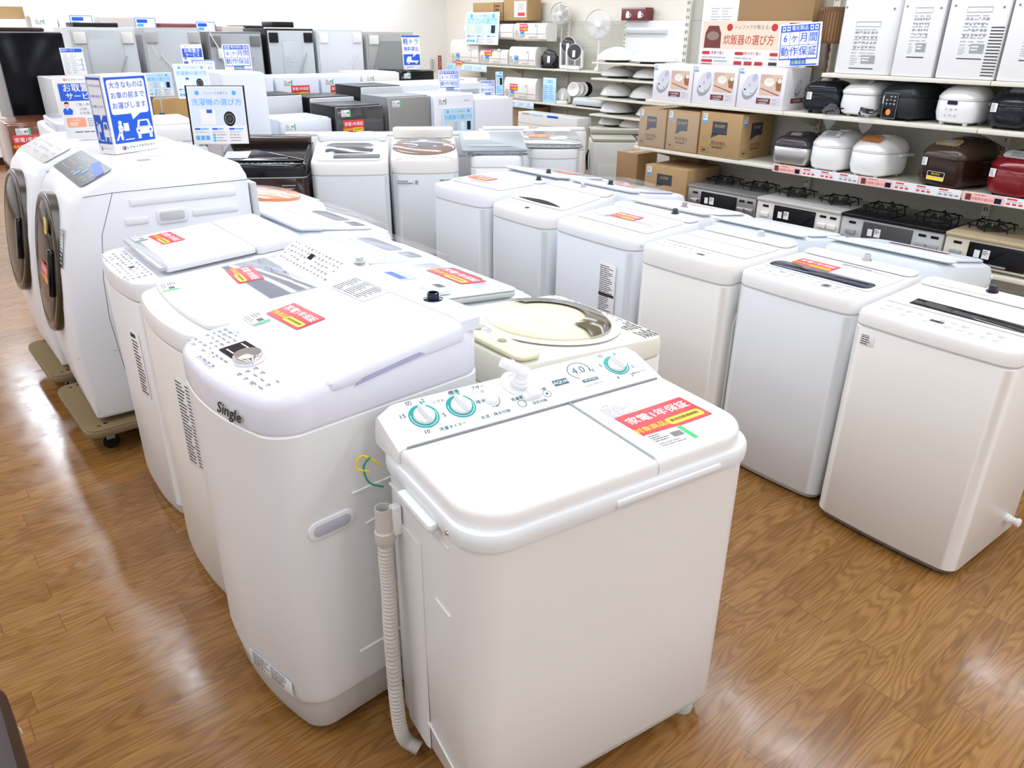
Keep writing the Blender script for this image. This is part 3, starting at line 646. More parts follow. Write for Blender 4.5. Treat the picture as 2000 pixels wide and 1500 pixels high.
# second: glass window lid, raised rear console
SW = mat('shell_white', (.82, .82, .80), .3)
t, Td, L = washer('white washing machine with grey glass lid and raised rear control console', .888, 2.285, -91.5, .56, .60, .958, .985, .893, bm=WW, tm=SW, bow=.035, bh=.05, basem=GB, tr=.022, r=.07)
o = MB(Td).rb(-.262, .262, .05, .445, .0005, .016, SW, r=.03, b=.006, bow=.02, n=5).build('lid', t)
MB(Td).rb(-.26, .16, .265, .42, .0135, .0175, mat('glass_lid_grey', (.22, .24, .28), .06, coat=.6), r=.006, b=.001).build('lid_window', o)
MB(Td).loft([[(-.19, .145, .0165), (.16, .145, .0165), (.16, .215, .0165), (-.19, .215, .0165)], [(-.17, .15, .0172), (.14, .15, .0172), (.14, .21, .0172), (-.17, .21, .0172)]], mat('recess_grey', (.58, .59, .57), .4)).build('finger_recess', o)
b = MB(Td); b.loft([[(x_, .455, .001), (x_, .455, .006), (x_, .545, .062), (x_, .60, .062), (x_, .60, .001)] for x_ in (-.262, .13)], SW); b.loft([[(.13, .455, .001), (.13, .455, .006), (.13, .545, .062), (.13, .60, .062), (.13, .60, .001)], [(.27, .52, .001), (.27, .52, .003), (.27, .57, .02), (.27, .60, .02), (.27, .60, .001)]], SW)
o2 = b.build('rear_console', t)
Tc = Td @ frame((0, .455, .0064), (1, 0, 0), (0, .09, .056))
b = MB(Tc); icons(b, -.25, .008, .12, .1, 14, 5, INKG, .0008, 17); b.rect(-.09, .055, -.06, .078, BKG, .001); b.build('control_panel', o2)
MB(Td @ T(.15, .577, .062)).lathe([(.02, 0), (.02, .003), (.012, .004), (.012, .016)], G7, 18).build('water_inlet', t)
warranty(t, Td @ T(-.12, .295, .0182) @ RZ(-6)); price(t, Td @ T(-.17, .07, .0165) @ RZ(-8) @ Matrix.Scale(1.1, 4))
put('notice_label', m_note(.14, .30, 24, False, 2, 18), t, frame((.10, -.332, .50), (1, .15, 0), (0, 0, 1)))
MB(Td).text('AQUA', -.02, -.01, .016, INKL, .0008).build('name_mark', t)

# third: flat lid, long keypad, grey strip
t, Td, L = washer('white washing machine with flat folding lid and grey tinted strip, beside the drum washers', .922, 2.905, -92, .55, .60, .945, .985, .878, bm=WH, tm=mat('pearl_white', (.79, .80, .83), .3), bow=.03, bh=.06, basem=GB, tr=.015, r=.06)
o = MB(Td).rb(-.25, .25, .105, .42, .012, .032, MATS['pearl_white'], r=.012, b=.004).build('lid', t)
MB(Td).rb(-.245, .245, .085, .125, .02, .0335, mat('tinted_strip', (.50, .52, .54), .1, coat=.4), r=.006, b=.001).build('tinted_strip', o)
MB(Td).rb(-.245, .25, .422, .60, .001, .035, MATS['pearl_white'], r=.02, b=.008).build('rear_cover', t)
b = MB(Td); icons(b, -.2, -.02, .2, .075, 11, 5, INKG, .0014, 23); b.rect(.035, .028, .055, .045, BKG, .0016); b.build('control_panel', t)
warranty(t, Td @ T(-.13, .215, .0328) @ RZ(4)); price(t, Td @ T(-.2, .135, .0345) @ Matrix.Scale(1., 4))
put('notice_label', ME_TH, t, frame((.12, -.3255, .50), (1, .13, 0), (0, 0, 1)) @ Matrix.Scale(1.6, 4)); b = MB(); b.tube([(.2, .295, .9), (.23, .312, .95), (.26, .31, .9), (.265, .295, .8)], .006, W2, 6); b.build('inlet_hose', t)

# drum washers on dollies
DW = mat('drum_white', (.80, .82, .85), .28); DRB = mat('door_bronze', (.045, .030, .016), .22, spec=.4); DRK = mat('door_glass', (.005, .005, .006), .15, spec=.12)
PROF = [(-.375, 0), (-.385, .006), (-.40, .12), (-.415, .30), (-.405, .50), (-.385, .66), (-.357, .78), (-.305, .93), (-.262, .982), (-.255, .987), (-.12, 1.05), (-.08, 1.058), (.32, 1.058), (.385, 1.03), (.41, .98), (.415, .95), (.415, 0)]
def drum(label, x, y, rz, z0, panelm, near=True):
    t = thing('drum_washing_machine', label, 'drum washing machine', (x, y, z0), rz, 'drum washing machines')
    W = .69; hw = W / 2; b = MB(); rg = []
    for xx, s_ in ((-hw, .03), (-hw + .008, .012), (-hw + .03, 0), (hw - .03, 0), (hw - .008, .012), (hw, .03)):
        cy, cz = 0, .5; rg.append([(xx, yy + (-s_ if yy > 0 else s_) * .9, zz + (s_ if zz < .2 else -s_ if zz > .9 else 0) * .6) for yy, zz in PROF])
    b.loft(rg, DW)
    X = hw + .001
    for (ya, yb), z in (((-.09, .345), .915), ((-.12, -.03), .84), ((.15, .345), .845)):
        b.rb(X - .004, X + .004, ya, yb, z - .014, z + .014, DW, r=.003, b=.003)
    b.tube([(X - .001, -.255, .955), (X - .001, -.145, .962), (X, .41, .962)], .0012, SMK, 4)
    b.tube([(X - .001, -.145, .962), (X - .001, -.215, .80), (X - .001, -.245, .62), (X - .001, -.255, .45), (X - .001, -.24, .22), (X - .001, -.19, 0.02)], .0012, SMK, 4)
    b.tube([(X - .008, -.405, .30), (X - .001, -.25, .305)], .0012, SMK, 4)
    b.build('body', t)
    MB().rb(-hw + .01, hw - .004, .416, .445, .04, .945, G7, r=.01, b=.006).build('back_cover', t)
    o = MB(frame((X, .065, .845), (0, 1, 0), (0, 0, 1))).rb(-.062, .062, -.03, .03, -.002, .006, DW, r=.014, b=.003).build('side_handle', t)
    MB(frame((X, .065, .845), (0, 1, 0), (0, 0, 1))).rb(-.05, .05, -.018, .02, .0055, .0065, G7, r=.01, b=.0004).build('recess', o)
    # slanted operation panel
    Tp = frame((0, -.2545, .9885), (1, 0, 0), (0, .135, .063)); b = MB(Tp); b.rrect(-.325, .003, .325, .145, .02, panelm, .001)
    ink = G5 if near else INKL
    icons(b, -.27, .02, .27, .12, 9, 3, ink, .0016, 33 if near else 34)
    if near:
        b.rect(.04, .03, .075, .06, LBL, .002); b.rect(.10, .055, .13, .085, LBL, .002); b.poly([(.05, .11), (.31, .07), (.31, .11), (.09, .144)], BLU, .0022)
    b.build('control_panel', t)
    # round door, tilted with the front
    Tdr = frame((-.01, -.392, .635), (1, 0, 0), (0, .17, 1)); b = MB(Tdr); b.lathe([(.300, -.04), (.300, .002), (.292, .010), (.272, .013), (.262, .008)], DRB, 48); o = b.build('door', t, label='large round dark door with bronze rim')
    b = MB(Tdr); b.lathe([(.268, .004), (.262, .010), (.23, .016), (.18, .022), (.11, .027), (.05, .029), (.001, .030)], DRK, 48); b.build('door_glass', o)
    b = MB(Tdr @ T(.215, .0, .004)); b.rb(-.02, .02, -.1, .1, 0, .03, BKG, r=.018, b=.008); b.build('door_handle', o)
    if near:
        b = MB(Tdr @ T(.16, .19, .026)); b.rb(-.03, .03, -.035, .03, 0, .001, YEL, r=.004, b=.0002); b.lines(-.025, -.03, .025, .025, 5, INKG, .0014, .35, 3); b.build('yellow_label', o)
        warranty(o, Tdr @ T(.11, -.02, .030) @ Matrix.Scale(.95, 4))
        b = MB(frame((.30, -.356, .79), (1, 0, 0), (0, .22, 1))); b.rect(-.035, -.11, .03, .05, PAP, .001); b.lines(-.03, -.04, .027, .045, 7, INK, .0014, .4, 5); b.rect(-.035, -.11, .03, -.045, G2, .0014); b.lines(-.03, -.10, .025, -.05, 3, PAP, .0018, .45, 6)
        b.build('notice_label', t)
        b = MB(T(0, 0, 1.0586)); b.rect(-.26, .06, .10, .17, PAP, .0004); b.lines(-.25, .07, .0, .16, 5, LAV, .0008, .35, 8); b.rect(.18, .0, .22, .05, INKL, .0008); b.build('top_leaflet', t)
    MB().loft([[(x_, .0, -.001), (x_, .06, -.001), (x_, .06, .05), (x_, .0, .05)] for x_ in (hw - .05, hw - .004)], W2).build('drain_trap', t)
    for fx in (-1, 1):
        for fy in (-.2, .22): MB(T(fx * .27, fy, -.016)).lathe([(.022, 0), (.022, .02)], G7, 14).build('foot', t)
    return t
PLY = mat('scuffed_plywood', (.22, .16, .08), .7, bump=.4, bscale=40); CAR = mat('worn_carpet_pad', (.20, .145, .062), .9, bump=.5, bscale=90)
def dolly(label, x0, x1, y0, y1):
    t = thing('wooden_dolly', label, 'dolly', ((x0 + x1) / 2, (y0 + y1) / 2, 0), 0, 'dollies under the drum washers'); w, d = (x1 - x0) / 2, (y1 - y0) / 2
    b = MB(); b.rb(-w, w, -d, d, .098, .128, PLY, r=.06, b=.006, n=6); o = b.build('deck', t)
    b = MB(); b.rb(-w + .006, w - .006, -d + .006, d - .006, .1275, .133, CAR, r=.055, b=.003, n=6)
    for sx in (-1, 1):
        for sy in (-1, 1):
            for k in (0, 1): b.disc(sx * (w - .06) + .03 * k, sy * (d - .055) + .012 * k, .009, BRN, .1335, 12)
    b.build('pad', o)
    for sx in (-1, 1):
        for sy in (-1, 1):
            b = MB(T(sx * (w - .1), sy * (d - .09))); b.rb(-.035, .035, -.03, .03, .085, .1, G5, r=.006, b=.002); b.rb(-.018, .018, -.022, .022, .05, .09, G5, r=.004, b=.002)
            b.M = b.M @ T(0, 0, .036) @ RX(90); b.lathe([(.034, -.014), (.036, -.01), (.036, .01), (.034, .014)], BK, 20); b.build('caster', t)
dolly('scuffed wooden dolly carrying the drum washer with the white side wall in full view', .46, 1.28, 3.36, 3.98)
dolly('scuffed wooden dolly under the farther drum washer', .47, 1.28, 4.10, 4.72)
drum('white drum washer with dark round door, red and yellow stickers and a glossy dark panel', .93, 3.745, -93, .1515, mat('panel_dark', (.035, .035, .04), .3, spec=.2))
drum('farther white drum washer with dark round door and pale panel', .935, 4.50, -91, .1515, mat('panel_silver', (.42, .42, .42), .2, coat=.3), False)

# dark leather seat at the edge of the aisle
LEA = mat('dark_brown_leather', (.030, .014, .009), .45, bump=.3, bscale=120)
t = thing('leather_bench', 'dark brown leather bench with pale stitching at the edge of the aisle', 'bench', (-.58, 1.22, 0), 0)
MB().rb(-.52, .52, -.50, .50, .05, .26, LEA, r=.07, b=.02, n=6).build('base', t)
o = MB().rb(-.53, .53, -.51, .51, .26, .43, LEA, r=.08, b=.05, n=6).build('cushion', t)
b = MB(); b.tube([(p[0], p[1], .262) for p in rr(-.533, .533, -.513, .513, .08, 6)] , .0022, mat('stitch_thread', (.6, .5, .38), .7), 5); b.build('piping', o)
for sx in (-1, 1):
    for sy in (-1, 1): MB(T(sx * .44, sy * .42)).lathe([(.025, 0), (.03, .05)], BK, 12).build('leg', t)

# ---------------------------------------------------------------- shared helpers for the back of the shop
def project(p):
    c = Vector(p) - O; z = c.dot(AZ); return 1000 + FPX * c.dot(AX) / z, 750 + FPX * c.dot(AY) / z
def solo(name, label, cat, mb, loc=(0, 0, 0), rz=0., group=None, M=None, scale=1.):
    o = mb.build(name) if isinstance(mb, MB) else put(name, mb)
    o.matrix_world = (M if M is not None else T(*loc) @ RZ(rz)) @ Matrix.Scale(scale, 4)
    return tag(o, label, cat, group)
LK = frame((0, 0, 0), (0, -1, 0), (0, 0, 1))              # sheet axes on a face that looks to -x
def onx(x, y, z): return frame((x, y, z), (0, -1, 0), (0, 0, 1))

# ---------------------------------------------------------------- rice cooker shelving
XF, XB = 4.70, 5.20
def gondola(label, xf, xb, joints, shelves, ztop, group='steel display shelving', lipm=SHF, top_y=None):
    t = thing('display_shelving', label, 'shelving', (xb, (joints[0] + joints[-1]) / 2, 0), 0, group); yc = (joints[0] + joints[-1]) / 2
    y0, y1 = joints[0], joints[-1]
    M = T(-xb, -yc, 0)
    b = MB(M); b.box(xb - .03, xb, y0, y1, 0, ztop, SHD)
    for k in range(1, int(ztop / .3) + 1): b.box(xb - .0315, xb - .0295, y0, y1, k * .3 - .002, k * .3 + .002, mat('board_joint', (.38, .36, .29), .7))
    b.build('back_panel', t)
    for y in joints:
        b = MB(M); b.rb(xb - .062, xb - .028, y - .022, y + .022, 0, ztop, SHF, r=.004, b=.002)
        for k in range(int(ztop / .05)):
            for q in (-.008, .008): b.box(xb - .0632, xb - .0615, y + q - .003, y + q + .003, k * .05 + .01, k * .05 + .032, SMK)
        b.build('upright_post', t)
    for z, ya, yb, x_ in shelves:
        js = [ya] + [j for j in joints if ya + .05 < j < yb - .05] + [yb]
        for a, c in zip(js, js[1:]):
            b = MB(M); b.rb(x_, xb - .03, a + .0015, c - .0015, z - .024, z, lipm, r=.004, b=.003); b.build('shelf', t)
        for j in js:
            if ya + .05 <= j <= yb - .05 and abs(z - 1.5) > .001:
                b = MB(M); b.loft([[(x_ + .03, j + s_, z - .026), (xb - .04, j + s_, z - .026), (xb - .04, j + s_, z - .13), (x_ + .12, j + s_, z - .045)] for s_ in (-.002, .002)], SHF); b.build('bracket', t)
    return t
ZB, ZA, ZT, ZS = 1.26, .915, 1.50, .53
gondola('cream steel shelving with rice cookers, boxes and gas stoves', XF, XB, [.50, 1.69, 2.87, 4.06],
        [(ZB, .50, 4.04, XF), (ZA, .50, 4.12, XF), (ZT, .50, 2.66, XF + .02), (ZS, .50, 4.06, XF - .08), (.10, .5, 4.06, XF - .06)], 1.95)
# printed strips hanging on the shelf edge
def strip_mesh(pink):
    b = MB(); w, h = .597, .052; b.rb(0, w, 0, h, -.0006, 0, PINK if pink else PAP, r=.002, b=.0002, n=1)
    b.rect(.0, .003, .21, h - .003, mat('salmon_print', (.86, .55, .50), .45), .0004); b.rect(.015, .008, .045, .042, MRN, .0008); b.rect(.165, .008, .20, .036, NVY, .0008)
    b.text('炊飯器の選び方', .105, .019, .0165, RED, .0008); b.lines(.06, .037, .15, .045, 1, RED, .0008, .5, 3)
    for k in range(3):
        x = .225 + k * .125; b.rect(x - .005, .003, x + .118, h - .003, PAP, .0004); b.rect(x, .038, x + .05, .046, RED, .0008)
        for q in range(3 + (k == 2)): b.rect(x + q * .03, .012, x + q * .03 + .02, .022, RED if k < 2 else G5, .0008)
        b.lines(x, .025, x + .1, .035, 1, INKL, .0008, .4, 9 + k)
    return b.mesh('shelf_strip')
ME_STRIP = strip_mesh(True)
for k, (y, lab) in enumerate(((2.885, 'pink printed shelf strip below the steel rice cooker'), (2.285, 'pink printed shelf strip between the white and brown rice cookers'), (1.68, 'pale printed shelf strip under the red rice cooker'))):
    solo('shelf_edge_strip', lab, 'shelf label', ME_STRIP, M=onx(XF - .003, y, ZA - .034), group='printed strips on the shelf edge')

def carton(name, label, x0, x1, y0, y1, z0, z1, m, pr=None, group=None, cat='box', side=None):
    """a closed box whose front looks to -x; pr prints on the front, side on the face that looks to -y"""
    cx, cy = (x0 + x1) / 2, (y0 + y1) / 2; o = T(-cx, -cy, -z0)
    b = MB(o); b.rb(x0, x1, y0, y1, z0, z1, m, r=.003, b=.003, n=2)
    if pr: b.M = o @ onx(x0 - .0004, y1, z0); pr(b, y1 - y0, z1 - z0)
    if side: b.M = o @ frame((x0, y0 - .0004, z0), (1, 0, 0), (0, 0, 1)); side(b, x1 - x0, z1 - z0)
    b.M = o @ T(0, 0, z1 + .0003); b.rect(x0 + .01, cy - .025, x1 - .01, cy + .025, mat('packing_tape', (.55, .42, .26), .2), 0) if m in (CRD, CRD2) else None
    return solo(name, label, cat, b, (cx, cy, z0 + .001), 0, group)
def pr_rice(b, w, h, sidef=False):
    sx = w
    def E(cx, cy, rx, ry, rot, m, z):
        b.poly([(cx + rx * cos(a) * cos(rot) - ry * sin(a) * sin(rot), cy + rx * cos(a) * sin(rot) + ry * sin(a) * cos(rot)) for a in [2 * pi * k / 28 for k in range(28)]], m, z)
    r = .24 * h if not sidef else .15 * h; cx = (.27 if not sidef else .55) * w; cy = .55 * h
    E(cx - .01 * h, cy - .07 * h, r * 1.25, r * .86, 1.05, G5, .0003); E(cx, cy + .02 * h, r * 1.22, r * .84, 1.05, mat('grey_white_print', (.66, .66, .70), .45), .0006)
    E(cx + .45 * r, cy + .8 * r, r * .42, r * .3, 1.05, LAV, .0009); b.rect(cx - r * .2, cy - .02 * h, cx, cy + .05 * h, INKL, .0012); b.rect(cx - r * .75, cy - .5 * r, cx - r * .55, cy - .32 * r, INK, .0012); b.disc(cx + .02 * w, cy - .75 * r, .012 * w, INKG, .0012, 12)
    if sidef:
        b.rect(.3 * w, .16 * h, .8 * w, .28 * h, MRN, .0003); b.text('5.5合炊飯器', .55 * w, .22 * h, .035 * h * 2, PAP, .0006); return
    b.rect(.47 * w, .34 * h, .92 * w, .84 * h, mat('photo_beige', (.70, .50, .38), .45), .0003); b.rect(.47 * w, .62 * h, .7 * w, .84 * h, mat('photo_cloth', (.62, .42, .36), .5), .0004)
    b.disc(.66 * w, .66 * h, .105 * w, PAP, .0007, 24, .10 * h * 1.05); b.disc(.66 * w, .70 * h, .085 * w, mat('rice_print', (.80, .76, .62), .5), .001, 24, .06 * h)
    b.poly([(.80 * w, .62 * h), (.82 * w, .47 * h), (.92 * w, .45 * h), (.92 * w, .76 * h), (.83 * w, .76 * h)], mat('bowl_print', (.30, .13, .04), .5), .0007); b.disc(.875 * w, .70 * h, .045 * w, mat('rice_print', 0), .001, 18, .06 * h)
    b.poly([(.48 * w, .50 * h), (.50 * w, .51 * h), (.90 * w, .36 * h), (.88 * w, .345 * h)], MRN, .001)
    b.rect(.43 * w, .13 * h, .73 * w, .27 * h, MRN, .0006); b.text('5.5合炊飯器', .58 * w, .215 * h, .058 * h, PAP, .0009); b.lines(.5 * w, .14 * h, .67 * w, .17 * h, 1, PAP, .0009, .5, 2)
    for yy in (.12, .21): b.outline(.76 * w, yy * h, .92 * w, (yy + .07) * h, .0012, INKL, .0006); b.lines(.78 * w, (yy + .02) * h, .9 * w, (yy + .05) * h, 1, INKL, .0006, .6, 4)
    b.rect(.01 * w, .86 * h, .11 * w, .97 * h, PAP, .0006); b.rect(.01 * w, .83 * h, .10 * w, .88 * h, LBL, .0009); b.lines(.02 * w, .9 * h, .1 * w, .96 * h, 2, INKG, .0009, .5, 6)
RB = mat('rice_box_white', (.80, .77, .80), .4)
yb_ = [at_x(1270, 195, XF).y, at_x(1347, 203, XF).y, at_x(1434, 208, XF).y, at_x(1527, 213, XF).y]
zt_ = at_x(1350, 128, XF).z
for k in range(3):
    carton('rice_cooker_box', ('white printed rice cooker box at the end of the shelf', 'white printed rice cooker box, middle of the three', 'white printed rice cooker box beside the black square rice cooker')[k],
           XF + .01, XF + .30, yb_[k + 1] + .006, yb_[k] - .006, ZB, zt_ + .004 * k, RB, pr_rice, 'printed rice cooker boxes', side=lambda b, w, h: pr_rice(b, w, h, True))
def pr_sharp(b, w, h):
    b.rect(.30 * w, .52 * h, .66 * w, .80 * h, mat('dark_logo_print', (.04, .045, .06), .5), .0004); b.poly([(.28 * w, .42 * h), (.30 * w, .53 * h), (.66 * w, .53 * h), (.48 * w, .52 * h)], MATS['dark_logo_print'], .0004)
    b.text('SHARP', .48 * w, .70 * h, .10 * h, CRD2, .0007, bold=.02); b.text('KS-S10J-S', .48 * w, .32 * h, .10 * h, INK, .0006, bold=.01); b.rect(.26 * w, .255 * h, .68 * w, .262 * h, INK, .0006); b.lines(.33 * w, .2 * h, .62 * w, .24 * h, 1, INK, .0006, .6, 2)
    b.outline(.07 * w, .08 * h, .26 * w, .2 * h, .0016, INK, .0006); b.lines(.1 * w, .11 * h, .23 * w, .17 * h, 1, INK, .0006, .6, 7)
    b.rect(.05 * w, .74 * h, .16 * w, .96 * h, PAP, .0006); b.rect(.05 * w, .74 * h, .16 * w, .81 * h, LBL, .0009); b.lines(.06 * w, .84 * h, .15 * w, .95 * h, 3, INKG, .0009, .5, 6)
ys_ = [at_x(1243, 283, XF).y, at_x(1297, 290, XF).y, at_x(1360, 297, XF).y, at_x(1443, 308, XF).y]
for k, lab in enumerate(('cardboard appliance box in creased clear wrap at the shelf end', 'wrapped cardboard appliance box, second from the shelf end', 'cardboard appliance box beside the steel rice cooker')):
    z1 = at_x(1250 + 80 * k, (210, 216, 221)[k], XF).z; z1 = min(z1, 1.225)
    o = carton('cardboard_box', lab, XF + .005, XF + (.36, .36, .38)[k], ys_[k + 1] + .008, ys_[k] - .008, ZA, z1, CRD2, pr_sharp, 'cardboard appliance boxes', side=pr_sharp)
    if k < 2:
        w = ys_[k] - ys_[k + 1] - .016; h = z1 - ZA; cx = (XF + .005 + XF + .36) / 2; rd = random.Random(k)
        b = MB(T(-cx, -(ys_[k] + ys_[k + 1]) / 2, -ZA) @ onx(XF + .003, ys_[k] - .008, ZA))
        b.loft([[(w * i / 8, h * (.05 + .9 * j / 8), rd.uniform(.0, .008)) for i in range(9)] for j in range(9)], FILM, False, False, False); b.build('plastic_wrap', o)
yl0, yl1 = at_x(1257, 375, XF - .05).y, at_x(1338, 384, XF - .05).y; zl_ = at_x(1260, 320, XF - .05).z
carton('cardboard_box', 'cardboard appliance box on the bottom shelf beside the silver gas stove', XF - .05, XF + .33, yl1, yl0, ZS, zl_, CRD2, pr_sharp, 'cardboard appliance boxes', side=None)
carton('cardboard_box', 'tall brown cardboard box with green label behind the stacked boxes', XF + .335, XF + .43, 3.74, 4.03, ZS, .885, CRD, lambda b, w, h: (b.rect(.25 * w, .42 * h, .95 * w, .56 * h, TEA, .0005), b.text('エコ', .6 * w, .49 * h, .09 * h, PAP, .0008)), 'cardboard appliance boxes')
carton('cardboard_box', 'plain brown carton standing on the floor at the shelving end', XF + .08, XF + .32, 4.14, 4.36, 0, .84, CRD, None, 'cardboard appliance boxes')

# rice cookers
def cooker(label, px, pyb, z, W, D, H, bm, lm, kind='round', tw=0., acc=None, x=XF + .03):
    p = at_x(px, pyb, x); t = thing('rice_cooker', label, 'rice cooker', (x + D / 2, p.y, z + .001), -90 + tw, 'rice cookers on the shelves')
    hw, hd = W / 2, D / 2; zb = .012; zl = H * .62; r = min(hw, hd) * (.75 if kind == 'round' else .32 if kind == 'square' else .55)
    b = MB(); rg = []
    for zz, i in ((zb, .03), (zb + .01, .012), (zb + .05, .0), (zl - .004, 0 if kind != 'taper' else .006), (zl, .003)):
        rg.append([(q[0], q[1], zz) for q in rr(-hw + i, hw - i, -hd + i, hd - i, max(r - i, .02), 7)])
    b.loft(rg, bm); b.build('body', t)
    for sx in (-1, 1):
        for sy in (-1, 1): MB(T(sx * hw * .55, sy * hd * .6)).lathe([(.012, 0), (.014, zb + .004)], BK if bm not in (W2, WW) else W2, 10).build('foot', t)
    b = MB(); rg = []; sl = (H - zl); f0 = .30 if kind != 'square' else .08
    for k, (s_, i) in enumerate(((0, .002), (.25, 0), (.55, .012), (.8, .03), (.95, .055), (1., .085))):
        rg.append([(q[0], q[1], zl + .002 + sl * s_ * (1 - f0 * max(0, -q[1] / hd))) for q in rr(-hw + i, hw - i, -hd + i, hd - i, max(r - i * .6, .02), 7)])
    b.loft(rg, lm); o = b.build('lid', t)
    zf = zl + sl * (1 - f0) * .97
    Tk = frame((0, -hd + .05, zl + .002 + sl * .93 * (1 - f0 * .85)), (1, 0, 0), (0, 1, .3 + .9 * f0))
    b = MB(Tk)
    if acc == 'orange':
        b.M = front(-.03, -hd - .001, zl * .62); b.rrect(-.045, -.07, .05, .07, .012, BKG, .002); b.outline(-.044, -.069, .049, .069, .002, G5, .003); b.disc(.0, -.035, .017, ORG, .005, 20); icons(b, -.035, .0, .04, .06, 3, 3, INKL, .003, 3)
    elif acc == 'lower':
        b.M = front(.0, -hd - .001, zl * .62); b.rrect(-.028, .03, .028, .05, .003, NVY, .002); icons(b, -.04, -.045, .04, .02, 3, 2, INKL, .002, 4)
    else:
        b.rrect(-W * .27, -.01, W * .27, .055, .022, {'amber': mat('copper_display', (.45, .16, .05), .3), 'gold': mat('gold_panel', (.50, .34, .17), .3, metal=.4), 'grey': G7, 'dark': G2}.get(acc, G7), .004)
        b.rrect(-W * .14, .0, W * .14, .04, .006, G5 if acc != 'amber' else mat('copper_display', 0), .0055); icons(b, -W * .36, -.02, W * .36, -.006, 6, 1, INKG, .005, 9)
    b.build('control_panel', t)
    b = MB(T(0, hd * .25, H)); b.rb(-W * .14, W * .14, -.02, .05, -.012, .006, lm, r=.02, b=.005); b.build('steam_vent', o)
    b = MB(); hy = .02
    b.tube(spline([(-hw - .001, hy, zl - .015), (-hw - .006, hd * .4, zl - .012), (-hw - .005, hd * .9, zl - .014), (-hw * .6, hd + .012, zl - .016), (0, hd + .018, zl - .016), (hw * .6, hd + .012, zl - .016), (hw + .005, hd * .9, zl - .014), (hw + .006, hd * .4, zl - .012), (hw + .001, hy, zl - .015)], 5), .007, lm if kind != 'square' else bm, 6); b.build('carry_handle', t)
    if bm not in (W2, STL): MB(front(-hw * .55, -hd - .0016, zl * .86)).rect(-.016, -.022, .016, .022, PAP).lines(-.013, -.018, .013, .018, 4, INKG, .0004, .45, 7).build('price_label', t)
    if acc == 'gold':
        b = MB(front(.01, -hd - .0016, zl * .42)); b.rrect(-.055, -.024, .055, .024, .004, PAP); b.rect(-.052, -.002, .052, .022, BK, .0004); b.rect(-.052, -.022, .052, -.004, YEL, .0004); b.text('極め炊き', 0, .010, .014, YEL, .0008); b.build('yellow_label', t)
    return t
NAVB = mat('blue_black_gloss', (.006, .008, .012), .12, spec=.35)
cooker('black square rice cooker with two small labels beside the printed boxes', 1594, 212, ZB, .24, .235, .195, NAVB, NAVB, 'square', 4, 'dark')
cooker('white rice cooker wrapped in clear film beside the dark cooker with orange button', 1668, 222, ZB, .23, .34, .205, W2, W2, 'taper', -6, 'grey')
cooker('dark rice cooker with round orange button', 1752, 230, ZB, .24, .30, .205, mat('slate_black', (.014, .018, .022), .4, spec=.3), mat('slate_black', 0), 'square', -12, 'orange')
cooker('tall white rice cooker with small dark display on its front', 1856, 240, ZB, .235, .28, .207, W2, W2, 'round', -5, 'lower')
cooker('black rounded rice cooker with white tag near the aisle end', 1964, 250, ZB, .255, .30, .205, NAVB, NAVB, 'round', -5, 'dark')
cooker('steel rice cooker with dark lid beside the cardboard boxes', 1537, 307, ZA, .255, .33, .20, STL, mat('plum_grey_gloss', (.045, .038, .042), .2), 'square', 2, 'dark')
cooker('white rice cooker with grey display next to the steel one', 1606, 318, ZA, .235, .34, .24, W2, W2, 'round', -4, 'grey')
cooker('white rice cooker with copper display window', 1688, 330, ZA, .25, .33, .235, W2, W2, 'round', -10, 'amber')
cooker('dark brown rice cooker with gold panel and yellow label', 1838, 350, ZA, .28, .38, .265, BRN, mat('umber_gloss', (.055, .035, .024), .2), 'taper', -14, 'gold')
cooker('red rice cooker with round top vent at the aisle end', 1972, 365, ZA, .28, .34, .235, mat('deep_red_gloss', (.19, .006, .010), .15), mat('deep_red_gloss', 0), 'round', -10, 'grey')
bag = [((1620, 228), 'clear plastic bag of cord hanging over the shelf edge beside the black square cooker'), ((1690, 235), 'clear plastic bag of cord hanging below the wrapped white cooker')]
for (px, py), lab in bag:
    p = at_x(px, py, XF - .015); rd = random.Random(px); b = MB()
    for k in range(4):
        b.tube(spline([(rd.uniform(-.02, .02), rd.uniform(-.07, .07), .05 + rd.uniform(-.02, .03)) for _ in range(4)], 5), .004, BK, 6)
    o_ = solo('cord_bag', lab, 'cord', b, (p.x + .02, p.y, ZB - .02), 0, 'bagged cords')
    b = MB(); b.loft([[(rd.uniform(-.022, -.004), -s_ + 2 * s_ * i / 6, z) for i in range(7)] for z, s_ in ((.09, .02), (.05, .06), (.02, .055), (-.03, .03), (-.06, .008))], FILM, False, False, False); b.build('bag', o_)

